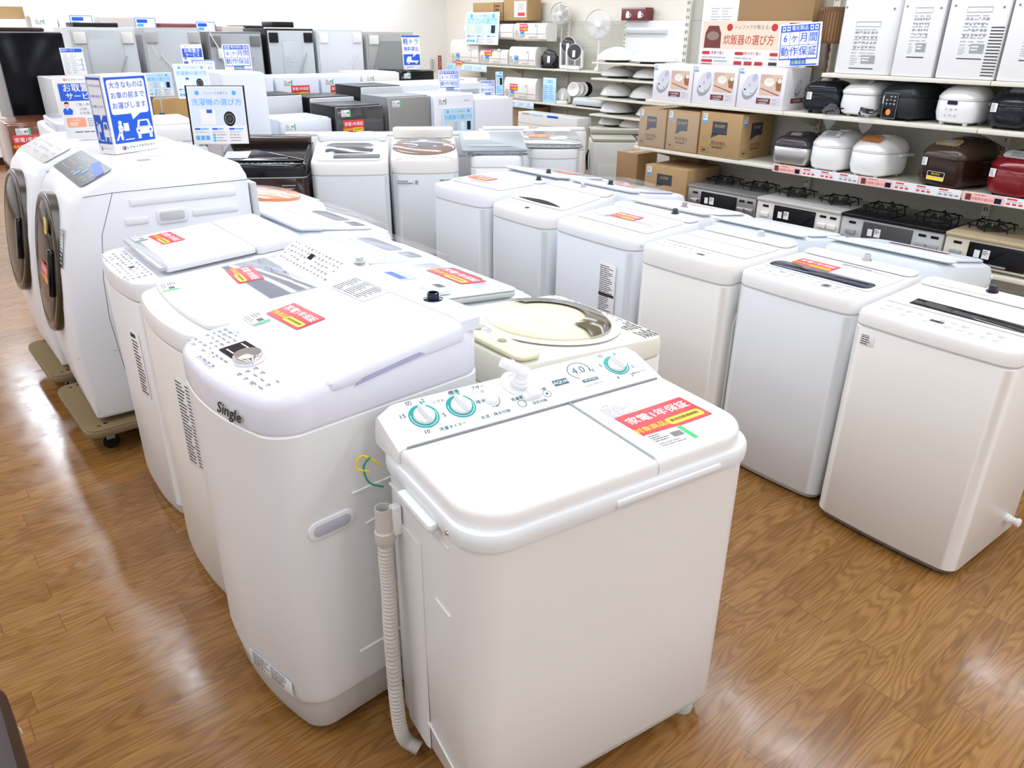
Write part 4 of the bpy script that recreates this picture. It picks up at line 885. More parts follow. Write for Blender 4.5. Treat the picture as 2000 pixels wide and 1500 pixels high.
# gas stoves
def stove(label, ya, yb, top, face, window, lever, x=XF - .06):
    W = ya - yb - .012; hw = W / 2; D = .44; hd = D / 2; H = .195
    t = thing('gas_stove', label, 'gas stove', (x + hd, (ya + yb) / 2, ZS + .001), -90, 'two-burner gas stoves'); b = MB()
    b.rb(-hw, hw, -hd, hd, .015, H - .03, face, r=.006, b=.003)
    for sx in (-1, 1):
        for sy in (-1, 1): b.box(sx * hw * .85 - .015, sx * hw * .85 + .015, sy * hd * .8 - .015, sy * hd * .8 + .015, 0, .016, BK)
    b.build('body', t)
    MB().rb(-hw - .004, hw + .004, -hd - .012, hd, H - .032, H - .012, top, r=.008, b=.004).build('top_plate', t)
    o = MB(front(-.015, -hd - .0005, 0)).rb(-.15, .15, .03, H - .045, -.002, .006, window, r=.004, b=.002).build('grill_door', t)
    b = MB(front(-.015, -hd - .006, 0)); b.rb(-.06, .06, .038, .046, 0, .014, STL if window is not BKG else G5, r=.003, b=.002); b.build('door_handle', o)
    b = MB(front(-.1, -hd - .0068, .09)); b.rect(-.03, -.02, .0, .022, PAP); b.rect(.012, -.02, .05, .03, PAP); b.lines(.015, .0, .047, .025, 3, INK, .0005, .4, 4); b.build('price_label', o)
    for lx in (-hw * .77, hw * .62, hw * .85):
        MB(front(lx, -hd - .001, .075)).rb(-.03, .03, -.012, .016, 0, .018, lever, r=.005, b=.004).build('control_lever', t); MB(front(lx, -hd - .001, .075)).rb(-.022, .022, .05, .065, -.001, .001, BK, r=.003, b=.0005).build('indicator_slot', t)
    for bx in (-hw * .52, hw * .52):
        b = MB(T(bx, .02, H - .012)); b.lathe([(.075, 0), (.07, .004), (.045, .003), (.042, .018), (.02, .022), (.001, .022)], G2, 24); b.lathe([(.048, .012), (.05, .016), (.046, .019)], mat('burner_brass', (.35, .28, .14), .35, metal=.8), 24, False, False)
        b.lathe([(.006, .02), (.006, .032)], STL, 10); o = b.build('burner', t)
        b = MB(T(bx, .02, H - .012)); b.tube([(p[0], p[1], .028) for p in rr(-.105, .105, -.105, .105, .03, 4)] + [(.105, .0, .028)], .004, BK, 6)
        for k in range(6):
            a = R(30 + 60 * k); c, s_ = cos(a), sin(a); b.tube([(c * .115, s_ * .105, .0), (c * .112, s_ * .102, .03), (c * .085, s_ * .085, .045), (c * .04, s_ * .04, .040)], .0045, BK, 6)
        b.build('trivet', o)
ysv = [at_x(1345, 352, XF - .06).y, at_x(1480, 378, XF - .06).y, at_x(1647, 405, XF - .06).y, at_x(1850, 445, XF - .06).y]
ysv.append(ysv[3] - .60)
IVY = mat('ivory_enamel', (.72, .68, .55), .35)
stove('silver two-burner gas stove with grey glass top', ysv[0], ysv[1], mat('grey_glass_top', (.20, .20, .19), .1, coat=.4), STL, BKG, STL)
stove('white two-burner gas stove with pale glass top', ysv[1], ysv[2], mat('pale_glass_top', (.55, .54, .50), .12, coat=.4), WW, BKG, WW)
stove('black two-burner gas stove with grey front panels', ysv[2], ysv[3], BKG, G7, mat('charcoal_panel', (.07, .07, .075), .3), G5)
stove('ivory two-burner gas stove with beige glass top at the aisle end', ysv[3], ysv[4], mat('beige_glass_top', (.50, .40, .24), .12, coat=.4), IVY, BKG, G5)

# tall white window air conditioners on the top shelf
def winac(label, px0, px1, pyb, D, style, zt=2.28):
    ya, yb = at_x(px0, pyb, XF + .03).y, at_x(px1, pyb, XF + .03).y; W = ya - yb; hw = W / 2; hd = D / 2
    t = thing('window_air_conditioner', label, 'air conditioner', (XF + .03 + hd, (ya + yb) / 2, ZT + .001), -90, 'window air conditioners on the top shelf'); H = zt - ZT
    b = MB(); b.rb(-hw, hw, -hd, hd, 0, H, W2, r=(.06 if style == 0 else .012), b=.008, n=6); b.build('body', t)
    b = MB(front(0, -hd - .0008, 0)); y0 = .03 if style == 0 else .10
    for k, (a, c) in enumerate(((.225, .255), (.23, .232))):
        b.rect(-hw * .38, y0 + a, hw * .46, y0 + c, INKL if k == 0 else PAP, .0002 * k)
    b.rect(-hw * .36, y0 + .232, hw * .44, y0 + .248, PAP, .0006); b.lines(-hw * .38, y0 + .06, hw * .46, y0 + .22, 9, INKL, .0003, .3, 20 + style, 3); icons(b, -hw * .36, y0 + .1, hw * .44, y0 + .21, 6, 4, INKG, .0006, style)
    b.rect(.0, y0 + .03, hw * .46, y0 + .075, G5, .0008); b.lines(.005, y0 + .04, hw * .42, y0 + .07, 2, PAP, .0011, .5, 3); b.lines(-hw * .38, y0 + .02, -.01, y0 + .06, 4, INKL, .0003, .4, 12); b.rect(-hw * .38, y0, hw * .46, y0 + .005, INK, .0005)
    b.build('printed_notice', t)
    for q, z in ((-hw * .8, .36), (hw * .8, .35), (hw * .6, .70)): MB(front(q, -hd - .0008, z)).lathe([(.006, -.001), (.006, .001), (.003, .002)], INKG, 10).build('screw', t)
    if style == 0: MB(front(hw * .55, -hd - .001, .60)).rb(-.07, .09, -.025, .025, -.002, .002, G7, r=.015, b=.001).build('grip_recess', t)
    if style == 2:
        b = MB(front(hw * .78, -hd - .001, 0))
        for k in range(16): b.rect(-.035, .02 + k * .0155, .03, .026 + k * .0155, G2)
        b.build('vent_grille', t)
winac('white window air conditioner with rounded edge and side grip, beside the slatted lamp', 1621, 1734, 147, .26, 0)
winac('narrow white window air conditioner, second from the lamp', 1737, 1817, 152, .26, 1)
winac('white window air conditioner with ribbed vent at its foot', 1823, 1938, 158, .27, 2)
winac('white window air conditioner cut by the frame edge', 1942, 2060, 163, .27, 3)

# posters and boxes behind the rice cooker boxes
def place_sheet(name, label, me, x, px0, px1, z0, cat='sign', w=1.):
    ya = at_x(px0, 80, x).y; yb = at_x(px1, 80, x).y
    return solo(name, label, cat, me, M=onx(x, (ya + yb) / 2, z0), scale=(ya - yb) / w), ya - yb
b = MB(); h = .60; BR_ = mat('brick_red', (.50, .03, .03), .45)         # unit-wide poster, origin at the middle of its lower edge
b.rb(-.5, .5, 0, h, -.012, 0, PAP, r=.004, b=.001); b.rect(-.5, .39, .5, h, PCH, .001)
b.text('炊飯器の選び方', -.04, .455, .082, BR_, .002, sx=.84, bold=.004); b.text('\\ トレファクが教える! /', -.02, .553, .036, INKG, .002)
b.disc(-.23, .553, .028, BR_, .002, 18); b.disc(.19, .553, .028, BR_, .002, 18)
def mini(cx, cy, s_, m1, m2):
    b.poly([(cx - s_, cy - s_), (cx + s_, cy - s_), (cx + s_ * .95, cy + .3 * s_), (cx + s_ * .6, cy + s_), (cx - s_ * .6, cy + s_), (cx - s_ * .95, cy + .3 * s_)], m1, .002); b.disc(cx, cy + .1 * s_, s_ * .72, m2, .003, 20, s_ * .4)
mini(-.39, .48, .085, MRN, BRZ); mini(.37, .50, .085, NVY, G7)
for k in range(3):
    x = -.485 + k * .33; b.rrect(x, .345, x + .08, .37, .012, BR_, .002); b.text(('容量で選ぶ', '加熱方式で選ぶ', '機能で選ぶ')[k], x + .16, .358, .026, BR_, .002); b.lines(x, .315, x + .28, .332, 1, INKL, .002, .6, k)
    for q in range(3):
        if k == 0: b.rect(x, .285 - q * .032, x + .11, .306 - q * .032, BR_, .002); b.lines(x + .13, .285 - q * .032, x + .28, .306 - q * .032, 1, INKL, .002, .5, q)
        else: b.rect(x + q * .1, .272, x + q * .1 + .075, .30, BR_ if k == 1 else G2, .002); b.lines(x + q * .1, .235, x + q * .1 + .08, .26, 2, INKL, .002, .4, q)
place_sheet('poster', 'peach poster about choosing a rice cooker, behind the printed boxes', b.mesh('rice_poster'), XF + .315, 1371, 1580, at_x(1475, 41, XF + .315).z - .60 * (at_x(1371, 80, XF + .315).y - at_x(1580, 80, XF + .315).y))
def sign6_mesh():
    b = MB(); w, h = .5, .86; b.rb(-w, w, 0, h, -.02, 0, PAP, r=.01, b=.002, n=1)
    b.rect(-.46, .14, .46, h - .03, BLU, .002)
    for i in range(4):
        for j in range(2):
            x = -.44 + i * .222; y = .165 + j * .27; b.rect(x, y, x + .212, y + .26, PAP, .004); b.text(('動作保証', '6ヶ月間')[j][i], x + .106, y + .13, .2, BLU, .006, bold=.01)
    b.text('電化製品', .0, .765, .10, PAP, .004, bold=.01)
    for x in (-.42, -.31, .24, .35): b.rect(x, .72, x + .08, .81, PAP, .004); b.rect(x + .02, .745, x + .06, .785, BLU, .006)
    b.rect(-.17, .02, .2, .14, BLU, .002); b.text('全額返金', .015, .078, .085, mat('lime_print', (.62, .82, .10), .4), .004, bold=.01); b.rect(.2, .02, .46, .045, BLU, .002); b.rect(-.46, .02, -.17, .03, G7, .002)
    return b.mesh('six_month_sign')
ME_6 = sign6_mesh()
ya = at_x(1517, 128, XF + .05).y; yb = at_x(1597, 132, XF + .05).y
o = solo('warranty_sign', 'blue and white warranty sign leaning on the printed rice cooker boxes', 'sign', ME_6, M=onx(XF + .05, (ya + yb) / 2, zt_ + .022) @ RZ(4), scale=(ya - yb))
SIGN6 = 'six month warranty signs'; o['group'] = SIGN6
ya, yb = at_x(1441, 30, XF + .335).y, at_x(1588, 30, XF + .335).y
carton('cardboard_box', 'large cardboard box of an air purifier behind the peach poster', XF + .335, XF + .43, yb, ya, ZB, 2.12, CRD, lambda b, w, h: (b.text('次亜塩素酸空気清浄機', .30 * w, h * .845, .042, INK, .0005, bold=.01), b.text('SVW-AQA2000(S)', .22 * w, h * .79, .032, INK, .0005, bold=.01), b.text('SVW-AQA2000(S)', .78 * w, h * .86, .028, INK, .0005), b.poly([(.86 * w, .84 * h), (.96 * w, .87 * h), (.97 * w, .98 * h), (.87 * w, .95 * h)], RED, .0006), b.rect(.615 * w, 0, .618 * w, h, CRD2, .0004)), 'cardboard appliance boxes')
ya, yb = at_x(1369, 60, XF + .345).y, at_x(1439, 60, XF + .345).y
b = MB(); b.rb(-.5, .5, 0, 2.5, -.06, 0, PAP, r=.01, b=.005); b.rect(-.5, 2.48, .5, 2.5, BK, .001)
b.at(Matrix()); b.lines(-.25, .75, .35, 2.0, 22, INKL, .002, .3, 5, 2)
solo('white_carton', 'tall white carton with printed table beside the air purifier box', 'box', b, M=onx(XF + .345, (ya + yb) / 2, ZB + .001), scale=(ya - yb))
# slatted lamp
p = at_x(1619, 84, XF + .31); t = thing('table_lamp', 'table lamp with brown slatted shade between the warranty sign and the air conditioners', 'lamp', (XF + .31, p.y, ZB + .001))
b = MB(); b.lathe([(.034, 0), (.034, .015), (.02, .03), (.013, .05), (.012, p.z - ZB + .05)], mat('walnut_stain', (.16, .07, .03), .45), 18); b.build('stand', t)
b = MB(T(0, 0, p.z - ZB)); b.lathe([(.078, 0), (.078, .20)], mat('amber_paper', (.62, .36, .12), .6), 28, False, False)
for k in range(26):
    a = 2 * pi * k / 26; b.M = T(0, 0, p.z - ZB) @ RZ(math.degrees(a)); b.box(.079, .084, -.006, .006, -.002, .20, MATS['walnut_stain'])
b.M = T(0, 0, p.z - ZB); b.lathe([(.085, .185), (.085, .205), (.078, .205)], MATS['walnut_stain'], 28, False, False); b.lathe([(.085, -.004), (.085, .008), (.078, .008)], MATS['walnut_stain'], 28, False, False); b.build('lamp_shade', t)

# ---------------------------------------------------------------- wall shelves with lamps, fans and wall air conditioners
XL = 8.50
ya_ = at_x(1170, 140, XL).y
gondola('cream wall shelving with room air conditioners and fans', XL, 8.97, [8.13, 9.3, 10.4, 11.5], [(1.195, 8.13, 11.5, XL), (.70, 8.13, 11.5, XL), (.10, 8.13, 11.5, XL)], 1.86)
lampz = [at_x(px, py, XL - .28).z for px, py in ((1155, 121), (1154, 152), (1152, 190), (1150, 222), (1147, 247))]
XM = XL - .28; yl_ = at_x(1154, 151, XM).y
gondola('cream steel shelving with ceiling lamp covers on five levels', XM, XM + .66, [6.4, yl_ - .02], [(z, 6.4, yl_, XM) for z in lampz], 1.30)
LG = mat('lamp_cover_white', (.84, .85, .86), .25)
def dome(label, x, y, z, r, tilt=0, h=.13):
    t = thing('ceiling_lamp_cover', label, 'lamp', (x, y, z + .001), 0, 'lamp covers on the shelves')
    MB().lathe([(r * .55, 0), (r * .6, .012), (r * .6, .03)], G2, 24).build('base', t)
    MB().lathe([(r * .93, .026), (r, .036), (r * .97, .05), (r * .80, .05 + h * .48), (r * .52, .05 + h * .8), (r * .22, .05 + h * .97), (.001, .05 + h)], LG, 40).build('shade', t)
names = [('topmost', 'second from the top'), ]
lv = ('top shelf', 'second shelf', 'third shelf', 'fourth shelf', 'lowest shelf')
rows_ = [[(1206, 112), (1275, 118)], [(1207, 146), (1270, 152)], [(1206, 182), (1264, 190)], [(1204, 216), (1276, 224)], [(1195, 245), (1236, 253)]]
for k, rw in enumerate(rows_):
    for q, (px, py) in enumerate(rw):
        p = at_z(px, py + 4, lampz[k]); R_ = (.29 if k == 0 else .245)
        xx = XM + .34; pp = at_x(px, py, xx)
        dome(f"white domed lamp cover on the {lv[k]}, {'nearer the fans' if q == 0 else 'nearer the printed boxes'}", xx, pp.y, lampz[k], R_ * (1, .98, 1, .98, .82)[k], h=(.145, .10, .14, .14, .085)[k])
# bright display board above the lamps with a lit lamp
BW = mat('display_board_white', (.86, .87, .87), .4)
yb0, yb1 = min(8.1, at_x(1210, 60, 8.9).y), 6.45
t = thing('lamp_display_board', 'bright white display board with a lit lamp above the lamp covers', 'display board', (8.93, (yb0 + yb1) / 2, 0))
b = MB(T(-8.93, -(yb0 + yb1) / 2, 0)); b.box(8.90, 8.97, yb1, yb0, 0, 1.86, BW); b.build('board', t)
b = MB(T(-8.93, -(yb0 + yb1) / 2, 0)); b.rb(8.84, 8.90, yb0 - .75, yb0, 1.70, 1.745, G7, r=.004, b=.003); b.build('bracket_bar', t)
b = MB(frame((-.04, -.52, 1.72), (0, -1, 0), (0, 0, 1))); b.lathe([(.16, 0), (.16, .03), (.12, .06), (.001, .07)], mat('lit_lamp', (1., .98, .94), .4, emit=9), 28); b.build('lit_lamp', t)
yk = at_x(1243, 12, 8.86).y
b = MB(); b.rb(-.08, .08, -.22, .22, 0, .16, MRN, r=.003, b=.003); b.M = onx(-.0805, .22, 0)
for q in (.12, .34): b.rrect(q - .035, .03, q + .035, .10, .015, PAP, .001); b.rrect(q - .02, .10, q + .02, .115, .005, PAP, .001); b.ringf(q + .045, .065, .012, .02, PAP, .001, 14)
b.rect(.0, .14, .44, .16, mat('taupe_print', (.4, .33, .28), .5), .001)
solo('kettle_box', 'dark box printed with two white kettles on top of the display board', 'box', b, (8.885, yk, 1.861))

# wall mounted style air conditioners
def aircon(label, px0, px1, pyb, z, H=.29, D=.24, x=XL, card=True, stk=True, remote=True, plate=None):
    ya, yb = at_x(px0, pyb, x).y, at_x(px1, pyb, x).y; W = ya - yb; hw = W / 2
    t = thing('room_air_conditioner', label, 'air conditioner', (x + D / 2, (ya + yb) / 2, z), -90, 'room air conditioners on the wall shelves')
    pr = [(D / 2, 0), (-D * .3, .0), (-D * .46, .03), (-D * .5, .09), (-D * .5, H * .72), (-D * .42, H * .92), (-D * .28, H), (D / 2, H)]
    b = MB(); b.loft([[(xx, yy * s_, zz) for yy, zz in pr] for xx, s_ in ((-hw, .97), (-hw + .008, 1), (hw - .008, 1), (hw, .97))], WW if not plate else W2); b.build('body', t)
    b = MB(front(0, -D / 2 - .001, 0)); b.rect(-hw + .01, .098, hw - .01, .103, SMK); b.rect(-hw * .3 + .1, .05, hw * .5, .06, INKL); b.build('air_flap', t)
    if card:
        b = MB(front(-hw * .55, -D / 2 - .004, .06)); b.rect(-.13, .0, -.06, .09, mat('card_sand', (.52, .45, .35), .5)); b.rect(-.06, -.01, .0, .09, SKY); b.rect(.0, .0, .085, .10, LBL); b.rect(.0, .055, .085, .10, BLU, .001); b.rect(.005, .005, .08, .02, YEL, .001); b.text('家電', .042, .078, .03, PAP, .0015); b.lines(-.055, .0, -.005, .05, 3, RED, .001, .4, 3); b.lines(.008, .03, .078, .05, 2, INKG, .001, .4, 5); b.build('price_card', t)
    if stk: put('warranty_sticker', ME_W, t, front(-hw * .35, -D / 2 - .006, .19 if stk == 1 else -.005) @ Matrix.Scale(1.15, 4))
    if remote: MB(front(hw * .45, -D / 2 - .004, .10)).rb(-.022, .022, 0, .15, -.002, .012, W2, r=.006, b=.003).rect(-.014, .10, .014, .13, G5, .0125).build('remote', t)
aircon('room air conditioner hung behind the pale blue chooser board', 906, 1001, 72, at_x(950, 76, XL).z, H=.225, card=True, stk=2, remote=False)
aircon('wide room air conditioner hung beside the pedestal fan', 1003, 1065, 80, at_x(1035, 80, XL).z, H=.25, stk=1)
aircon('tall cream room air conditioner at the far end of the upper shelf', 880, 934, 118, 1.198, H=.37, stk=2)
aircon('low white room air conditioner in the middle of the upper shelf', 937, 990, 124, 1.198, H=.24, stk=1)
aircon('plain white room air conditioner beside the black circulator fan', 994, 1045, 128, 1.198, H=.29, stk=0)
aircon('white room air conditioner half hidden by the warranty signs on the lower shelf', 888, 930, 185, .703, H=.28, stk=1, card=False)
aircon('cream room air conditioner with dark slot on the lower shelf', 984, 1045, 200, .703, H=.33, stk=1, plate=None)
# chooser board and edge strips
def chooser_mesh(title, colr, h=.72, kinds=0, border=None):
    b = MB(); b.rb(-.5, .5, 0, h, -.012, 0, PAP, r=.01, b=.002, n=2); b.rect(-.48, h * .32, .48, h - .02, colr, .001)
    b.text(title, 0, h * .72, .13 * (7 / max(7, len(title))), LBL, .002, bold=.006); b.text('トレファクが教える', 0, h * .88, .05, INKG, .002); b.disc(-.33, h * .885, .04, LBL, .002, 16); b.disc(.33, h * .885, .04, LBL, .002, 16)
    if kinds == 1:
        b.rrect(-.32, h * .34, -.05, h * .60, .02, PAP, .002); b.rect(-.2, h * .54, -.1, h * .60, BLU, .003); b.disc(.2, h * .44, .105, BK, .002, 28, h * .13); b.ringf(.2, h * .44, .07, .08, G5, .003, 24, sy=1.1); b.disc(.2, h * .44, .05, G2, .003, 20)
    else:
        for q, m in ((-.3, PCH), (-.08, G7), (.14, PAP), (.34, NVY)): b.rect(q - .06, h * .36, q + .06, h * .6, m, .002)
    for q in range(3):
        x = -.45 + q * .31; b.rrect(x, h * .25, x + .1, h * .28, .01, BLU, .002); b.lines(x + .11, h * .24, x + .27, h * .29, 1, LBL, .002, .5, q); b.lines(x, h * .19, x + .26, h * .23, 2, INKL, .002, .4, 4 + q)
        for w in range(3):
            if q == 0: b.rect(x + w * .09, h * .07, x + w * .09 + .07, h * .15, LBL, .002)
            elif q == 1: b.rect(x, h * (.04 + w * .05), x + .05, h * (.08 + w * .05), LBL, .002); b.lines(x + .07, h * (.04 + w * .05), x + .26, h * (.08 + w * .05), 1, INKL, .002, .5, w)
            else: b.lines(x, h * (.04 + w * .05), x + .26, h * (.08 + w * .05), 1, INKL, .002, .5, w + 9)
    if border is not None:
        b.rect(-.53, -.01, -.5, h + .01, border, .003); b.rect(.5, -.01, .53, h + .01, border, .003); b.rect(-.53, h, .53, h + .012, border, .003)
    return b.mesh('chooser_board')
ya, yb = at_x(908, 60, XL - .05).y, at_x(972, 60, XL - .05).y
zt2 = at_x(940, 25, XL - .05).z
solo('chooser_board', 'pale blue board about choosing an air conditioner, leaning on the upper air conditioner', 'sign', chooser_mesh('エアコンの選び方', SKY, .55), M=frame((XL - .05, (ya + yb) / 2, zt2 - .55 * (ya - yb) * .98), (0, -1, 0), (.08, 0, 1)), scale=ya - yb)
for (px0, px1, py, z, lab) in ((872, 950, 133, 1.198, 'light blue printed strip under the upper air conditioners'), (985, 1042, 203, .703, 'light blue printed strip under the lower air conditioners')):
    ya, yb = at_x(px0, py, XL - .01).y, at_x(px1, py, XL - .01).y; b = MB(); w = ya - yb
    b.rb(0, w, 0, .10, -.002, 0, SKY, r=.002, b=.0005, n=1)
    for q in range(4): b.rect(w * (q * .25 + .02), .015, w * (q * .25 + .2), .085, PAP if q else mat('sky_print', 0), .001); b.lines(w * (q * .25 + .03), .02, w * (q * .25 + .19), .08, 3, LBL, .0015, .45, q)
    solo('shelf_edge_strip', lab, 'shelf label', b, M=onx(XL - .006, ya, z - .115), group='blue strips on the wall shelves')
# cartons above the air conditioners
for (px0, px1, py0, py1, lab, m) in ((924, 964, 2, 24, 'open cardboard carton on the wall shelving top, farther end', CRD2), (966, 982, 8, 30, 'small printed carton between the larger cartons', CRD), (984, 1030, 2, 30, 'cardboard carton with a taped picture on the wall shelving top', CRD2)):
    ya, yb = at_x(px0, 30, XL + .12).y, at_x(px1, 30, XL + .12).y
    carton('cardboard_box', lab, XL + .12, XL + .40, yb, ya, 1.861, 1.861 + (py1 - py0 + 6) * .0095, m, (lambda b, w, h: (b.rect(.45 * w, .15 * h, .95 * w, .85 * h, PAP, .0006), b.rect(.6 * w, .2 * h, .9 * w, .35 * h, RED, .0009), b.rect(.6 * w, .45 * h, .85 * w, .75 * h, G7, .0009))) if px0 == 984 else (lambda b, w, h: b.lines(.1 * w, .1 * h, .9 * w, .9 * h, 4, INK, .0006, .4, 3)) if px0 == 966 else None, 'cartons above the air conditioners')
# fans
def fan(label, px, py, x, r, zbase, bladem, cagem, kind='stand', rz=-60, dk=.08):
    p = at_x(px, py, x); t = thing('electric_fan', label, 'fan', (x, p.y, zbase + .001), rz, 'fans on the wall shelves'); hz = p.z - zbase
    Mh = frame((0, 0, hz), (1, 0, 0), (0, .12, 1)); b = MB(Mh)
    b.lathe([(r, -.03), (r + .006, -.02), (r + .006, .02), (r, .03)], cagem, 36, False, False)
    for k in range(1, 5): b.ringf(0, 0, r * k / 5 - .0012, r * k / 5 + .0012, cagem, .05 - .02 * k / 5, 30)
    for k in range(40):
        a = 2 * pi * k / 40; c, s_ = cos(a), sin(a); b.add([(c * r * .2 - s_ * .001, s_ * r * .2 + c * .001, .05), (c * r * .2 + s_ * .001, s_ * r * .2 - c * .001, .05), (c * r + s_ * .0015, s_ * r - c * .0015, .028), (c * r - s_ * .0015, s_ * r + c * .0015, .028)], [(0, 1, 2, 3)], cagem)
    b.build('guard', t)
    b = MB(Mh)
    for k in range(5):
        a0 = 2 * pi * k / 5; pts = []
        for f, dw in ((.2, .25), (.55, .5), (.9, .45)):
            pts.append([(r * f * cos(a0 - dw), r * f * sin(a0 - dw), -.012), (r * f * cos(a0 + dw), r * f * sin(a0 + dw), .012)])
        b.loft([[q for q in pr_] for pr_ in pts], bladem, False, False, False)
    b.build('blade_set', t)
    b = MB(Mh); b.lathe([(r * .24, -.02), (r * .25, .045), (r * .18, .054), (.001, .056)], cagem if kind != 'dark' else G2, 20); b.lathe([(.05, -.13), (.06, -.11), (.06, -.04), (.04, -.03)], cagem, 18); b.build('motor', t)
    b = MB(); b.tube([(0, .06, hz - .01), (0, .08, hz - .08), (0, .08, .03)], .016, cagem, 10); b.build('pole', t)
    MB(T(0, .06, 0)).lathe([(.045, 0), (.045, .02), (.04, .035), (.03, .05)], cagem, 28).build('base', t)
fan('pedestal fan with grey blades at the end of the hung air conditioners', 1095, 27, XL + .29, .155, 1.198, mat('grey_blade', (.42, .43, .43), .2, alpha=.8), WW)
fan('clear-bladed table fan above the domed lamp covers', 1169, 48, XL + .08, .19, 1.198, CLR, W2)
def circ(label, px, py, x, r, z, body, grille, rz=-62):
    p = at_x(px, py, x); t = thing('circulator_fan', label, 'fan', (x, p.y, z + .001), rz, 'fans on the wall shelves'); hz = max(p.z - z, r + .03)
    Mh = frame((0, 0, hz), (1, 0, 0), (0, .1, 1)); b = MB(Mh); b.lathe([(r * .55, -.13), (r * .8, -.10), (r * .97, -.02), (r, .03), (r * .93, .045), (r * .90, .035)], body, 32); b.build('housing', t)
    b = MB(Mh); b.lathe([(r * .91, .036), (r * .5, .048), (.001, .052)], grille, 32)
    for k in range(2, 10): b.ringf(0, 0, r * k / 10 - .001, r * k / 10 + .001, G5, .054 - .014 * (k / 10) ** 2, 28)
    b.build('grille', t)
    MB(Mh).disc(0, 0, .02, G5, .056).rect(-.022, -.075, .022, .02, PAP, .057).build('price_label', t)
    b = MB(); b.rb(-r * .95, r * .95, -.10, .10, 0, .05, body, r=.03, b=.012)
    for sx in (-1, 1): b.rb(sx * r * 1.02 - .015, sx * r * 1.02 + .015, -.04, .04, .02, hz + .03, body, r=.01, b=.008)
    b.build('base', t)
circ('black circulator fan beside the plain white air conditioner', 1074, 113, XL + .13, .115, 1.198, BK, BKG)
circ('white circulator fan with black grille, the one behind', 1111, 88, XL + .25, .115, 1.198, W2, BKG)
circ('white circulator fan with black grille standing in front', 1123, 102, XL + .12, .115, 1.198, W2, mat('black_plastic', 0))
circ('beige circulator fan on the lower shelf behind the blue leaflet', 1101, 190, XL + .15, .10, .70, WW, WW)
# stacked reflectors, food warmer and leaflet on the lower shelf
p = at_x(1137, 168, XL + .2)
for k in range(4):
    b = MB(frame((0, 0, .12), (.35, -1, 0), (.1, .1, 1))); b.lathe([(.02, .0), (.03, .012), (.094, .03), (.10, .036), (.094, .040), (.03, .022), (.02, .012)], WW if k < 3 else BK, 28)
    q = .055 * k; solo('reflector_shade', ('cream round reflector shade leaning first in its row', 'cream round reflector shade leaning second in its row', 'cream round reflector shade leaning third in its row', 'black round shade leaning last behind the cream ones')[k], 'lamp shade', b, (XL + .06 + q * 1.05, p.y + .02 - q * .62, .808), 0, 'round shades on the lower wall shelf')
ya, yb = at_x(1112, 195, XL + .06).y, at_x(1180, 200, XL + .06).y; W = min(.62, ya - yb)
t = thing('electric_griddle', 'pale lidded electric griddle on the lower wall shelf', 'griddle', (XL + .13, yb + W / 2 + .02, .701)); b = MB(); b.rb(-.12, .12, -W / 2, W / 2, .02, .07, G7, r=.05, b=.012); b.rb(-.09, .09, -W * .4, W * .4, 0, .02, BK, r=.03, b=.004); b.build('body', t)
b = MB(); rg = [[(q[0], q[1], z) for q in rr(-.115 + i, .115 - i, -W / 2 + .005 + i, W / 2 - .005 - i, .05, 5)] for z, i in ((.071, 0), (.11, .008), (.125, .03))]; b.loft(rg, WG); b.rb(-.02, .02, -W * .45, -W * .3, .11, .13, G7, r=.015, b=.006); b.build('lid', t)
ya, yb = at_x(1060, 195, XL + .02).y, at_x(1085, 195, XL + .02).y
b = MB(); b.rb(-.5, .5, 0, 1.25, -.03, 0, SKY, r=.02, b=.002, n=1); b.text('ご案内', 0, 1.05, .18, LBL, .004); b.lines(-.42, .15, .42, .9, 8, LBL, .004, .35, 3, 2)
solo('leaflet_stand', 'pale blue leaflet standing on the lower wall shelf', 'sign', b, M=onx(XL + .02, (ya + yb) / 2, .702), scale=(ya - yb))
# under the wall shelves
ya, yb = at_x(1003, 225, XL + .05).y, at_x(1041, 230, XL + .05).y
carton('cardboard_box', 'brown carton with dark lettering under the wall shelves', XL + .05, XL + .4, yb, ya, .101, .60, CRD, lambda b, w, h: b.text('Hisense', .5 * w, .75 * h, .10, MRN, .0008, bold=.02), 'cartons under the wall shelves')
ya, yb = at_x(1043, 240, XL - .12).y, at_x(1159, 250, XL - .12).y; zt3 = at_x(1100, 222, XL - .12).z
t = thing('floor_air_conditioner', 'large pale wall unit in clear wrap standing under the wall shelves', 'air conditioner', (XL - .30, (ya + yb) / 2, 0), -90); W = ya - yb
b = MB(); b.rb(-W / 2, W / 2, -.16, .14, 0, zt3, mat('pale_shell', (.70, .70, .66), .35), r=.02, b=.01); b.build('body', t)
b = MB(front(0, -.161, 0)); b.rect(-W / 2 + .02, zt3 - .16, W / 2 - .02, zt3 - .153, INKL); b.rect(-W / 2 + .02, zt3 - .30, W / 2 - .02, zt3 - .295, INKL); b.rect(-W * .42, zt3 - .03, -W * .28, zt3 - .004, mat('card_sand', 0)); b.rect(-W * .27, zt3 - .035, -W * .05, zt3 - .004, SKY); b.rect(.02, zt3 - .035, W * .2, zt3 - .004, BLU); b.build('front_panel', t)
